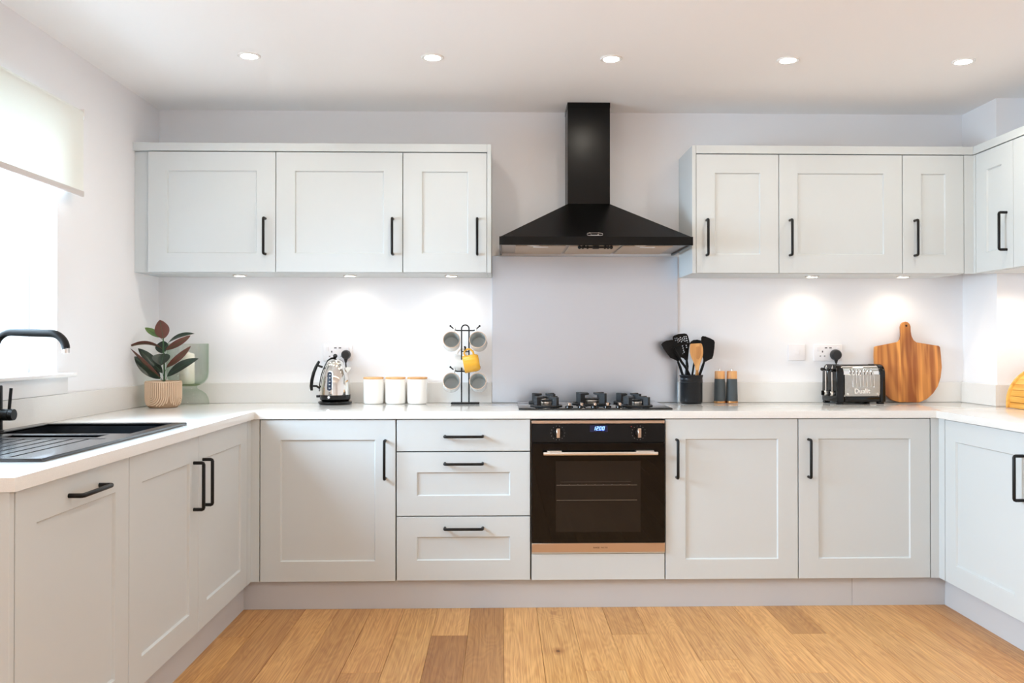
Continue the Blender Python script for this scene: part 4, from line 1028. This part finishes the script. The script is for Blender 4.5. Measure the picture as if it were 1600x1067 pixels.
# ================================================================== rubber plant in a pot
PX, PY = -.5290, .2720
r = thing('potted_plant', 'rubber plant with dark green and red-brown leaves in a beige pot', 'plant', (PX, PY, ZT))
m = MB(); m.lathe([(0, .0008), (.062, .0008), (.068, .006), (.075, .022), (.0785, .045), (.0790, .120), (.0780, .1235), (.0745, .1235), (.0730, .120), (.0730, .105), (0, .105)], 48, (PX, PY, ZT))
pot = part('pot', m, mat('groove_shade_clay', (168, 140, 114), 0.85, spec=0.2), r, label='beige clay pot with raised arches')  # body coloured darker than the ribs, as shade in the grooves
m = MB(); m.lathe([(.0785, .1195), (.0810, .1200), (.0812, .1235), (.0795, .1252), (.0740, .1250), (.0725, .120)], 48, (PX, PY, ZT)); part('pot_rim', m, M_POT, pot)
def pr(z):
    pts = [(.068, .006), (.075, .022), (.0785, .045), (.0790, .120)]
    for (r0, z0), (r1, z1) in zip(pts, pts[1:]):
        if z0 <= z <= z1: return r0+(r1-r0)*(z-z0)/(z1-z0)
    return .079
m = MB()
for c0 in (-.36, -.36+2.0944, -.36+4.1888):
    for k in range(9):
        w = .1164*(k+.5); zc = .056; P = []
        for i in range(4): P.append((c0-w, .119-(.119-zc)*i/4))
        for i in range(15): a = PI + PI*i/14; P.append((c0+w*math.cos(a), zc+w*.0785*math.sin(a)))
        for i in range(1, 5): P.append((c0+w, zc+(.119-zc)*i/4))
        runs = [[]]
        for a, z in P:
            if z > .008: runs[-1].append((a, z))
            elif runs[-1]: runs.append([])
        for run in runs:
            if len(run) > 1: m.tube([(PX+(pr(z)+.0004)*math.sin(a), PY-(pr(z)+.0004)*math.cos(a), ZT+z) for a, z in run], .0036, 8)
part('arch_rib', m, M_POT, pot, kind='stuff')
m = MB(); m.lathe([(0, .112), (.03, .111), (.0725, .107)], 32, (PX, PY, ZT)); part('soil', m, M_SOIL, r)
def lp(cx, cy, y=0.0): return Vector((PX + (cx-373)*.000505, PY + y, ZT + .1235 + (685-cy)*.000505))
m = MB(); m.tube([lp(380, 700), lp(382, 600), lp(378, 480), lp(372, 380), lp(370, 285)], .0042, 8, radii=[.0048, .0045, .004, .0035, .003])
part('stem', m, M_STEM, r)
def leaf(b, t, w, face=(0, -1, .3), sag=0.0, up=None, mu=None, ml2=None, stalk=None, fold=.25, yb=0.0, yt=0.0):
    """b, t: base and tip; w: width in the same drawing units; face: the way the upper side looks; sag: bow of the midrib."""
    mu = mu or M_LEAFU; ml2 = ml2 or M_LEAFB
    B0, T0 = lp(b[0], b[1], yb), lp(t[0], t[1], yt); ax = (T0-B0); L_ = ax.length; d = ax.normalized()
    F = Vector(face); F = (F - d*F.dot(d)).normalized(); sd = d.cross(F).normalized(); hw = w*.000505/2
    n, k = 14, 4; top, bot = [], []
    m = MB(); m.recalc = False
    for i in range(n+1):
        s = i/n; wid = hw*(math.sin(PI*min(1, s**.92))**.72 if 0 < s < 1 else .04)*(1.0 if s < .6 else 1.0)
        c = B0 + ax*s + F*(sag*.000505*4*s*(1-s))
        rt, rb = [], []
        for j in range(-k//2, k//2+1):
            v = j/(k/2); p = c + sd*wid*v + F*(abs(v)*wid*fold)
            rt.append(m.bm.verts.new(p + F*.0004)); rb.append(m.bm.verts.new(p - F*.0004))
        top.append(rt); bot.append(rb)
    for i in range(n):
        for j in range(k):
            f1 = m.bm.faces.new((top[i][j], top[i+1][j], top[i+1][j+1], top[i][j+1])); f2 = m.bm.faces.new((bot[i][j], bot[i][j+1], bot[i+1][j+1], bot[i+1][j])); f2.material_index = 1
        for j in (0, k):
            f = m.bm.faces.new((top[i][j], bot[i][j], bot[i+1][j], top[i+1][j])); f.material_index = 1
    o = part('leaf', m, [mu, ml2], r, smooth=60)
    P = [lp(*stalk), (lp(*stalk)+B0)/2 + Vector((0, 0, -.002)), B0 + ax*.05] if stalk else None
    mid = [B0 + ax*(i/8) + F*(sag*.000505*4*(i/8)*(1-i/8)) for i in range(8)]
    m = MB(); m.tube((P[:-1] if P else []) + mid, .0011, 6); part('midrib', m, M_STEM, o)
    return o
leaf((372, 288), (338, 112), 142, face=(.1, .95, -.2), fold=.10)                                   # upright, underside to the room
leaf((335, 275), (176, 183), 68, face=(-.25, -.6, .8), mu=M_LEAFG, ml2=M_LEAFG, stalk=(370, 300), yb=.01, yt=.03)
leaf((412, 322), (645, 240), 74, face=(-.3, -.6, .75), sag=22, stalk=(376, 380), yb=.012, yt=.02)
leaf((400, 395), (637, 258), 74, face=(-.35, .72, .62), sag=-8, stalk=(378, 440), yb=-.005, yt=-.02)
leaf((365, 385), (52, 375), 62, face=(-.1, .55, .85), sag=58, stalk=(374, 400), yb=0, yt=-.03)
leaf((352, 425), (345, 308), 125, face=(-.05, -.9, .4), stalk=(376, 440), yb=.008, yt=.035)
leaf((384, 428), (386, 535), 165, face=(0, -.9, .5), stalk=(378, 470), yb=-.012, yt=-.045, fold=.45)
leaf((398, 560), (632, 358), 74, face=(-.55, .62, .55), sag=-14, stalk=(382, 610), yb=.004, yt=-.01)
leaf((415, 640), (722, 472), 104, face=(-.2, -.85, .5), sag=20, stalk=(384, 690), yb=-.01, yt=-.035)
leaf((365, 610), (128, 378), 96, face=(.2, -.75, .6), sag=10, stalk=(380, 650), yb=.0, yt=.012)
leaf((362, 655), (92, 380), 62, face=(.45, .72, .5), sag=-6, stalk=(381, 690), yb=-.016, yt=-.03)
leaf((345, 662), (112, 455), 128, face=(.15, -.85, .5), sag=-4, stalk=(378, 690), yb=-.004, yt=-.01)

# ================================================================== candle holder
CX, CY = -.4800, .4490
r = thing('candle_holder', 'pale green glass hurricane candle holder behind the potted plant', 'candle holder', (CX, CY, ZT))
m = MB(); m.recalc = False
outp = [(.100, .0008), (.1005, .012), (.097, .030), (.086, .052), (.066, .068), (.047, .077), (.0435, .083), (.0445, .091), (.060, .098), (.080, .110), (.094, .130), (.0985, .158), (.0985, .2990), (.0980, .3010)]
inn_ = [(.0955, .3005), (.0955, .160), (.091, .134), (.078, .115), (.058, .104), (.0, .102)]
m.lathe(outp + inn_, 48, (CX, CY, ZT)); m.recalc = True
part('glass', m, M_GREENGL, r, smooth=60)
m = MB(); m.lathe([(0, .093), (.042, .093), (.057, .0985), (.060, .1005), (0, .1012)], 40, (CX, CY, ZT)); part('cup_base', m, M_AMBER, r)
t = thing('candle', 'thick cream pillar candle inside the green glass holder', 'candle', (CX, CY, ZT+.1028))
m = MB(); m.lathe([(0, 0), (.0345, 0), (.0355, .002), (.0355, .142), (.033, .148), (.012, .155), (0, .154)], 36, (CX-.003, CY, ZT+.1030)); part('wax', m, M_CANDLE, t)
m = MB(); m.tube([(CX-.003, CY, ZT+.257), (CX-.002, CY, ZT+.266)], .001, 6); part('wick', m, M_SLOT, t)
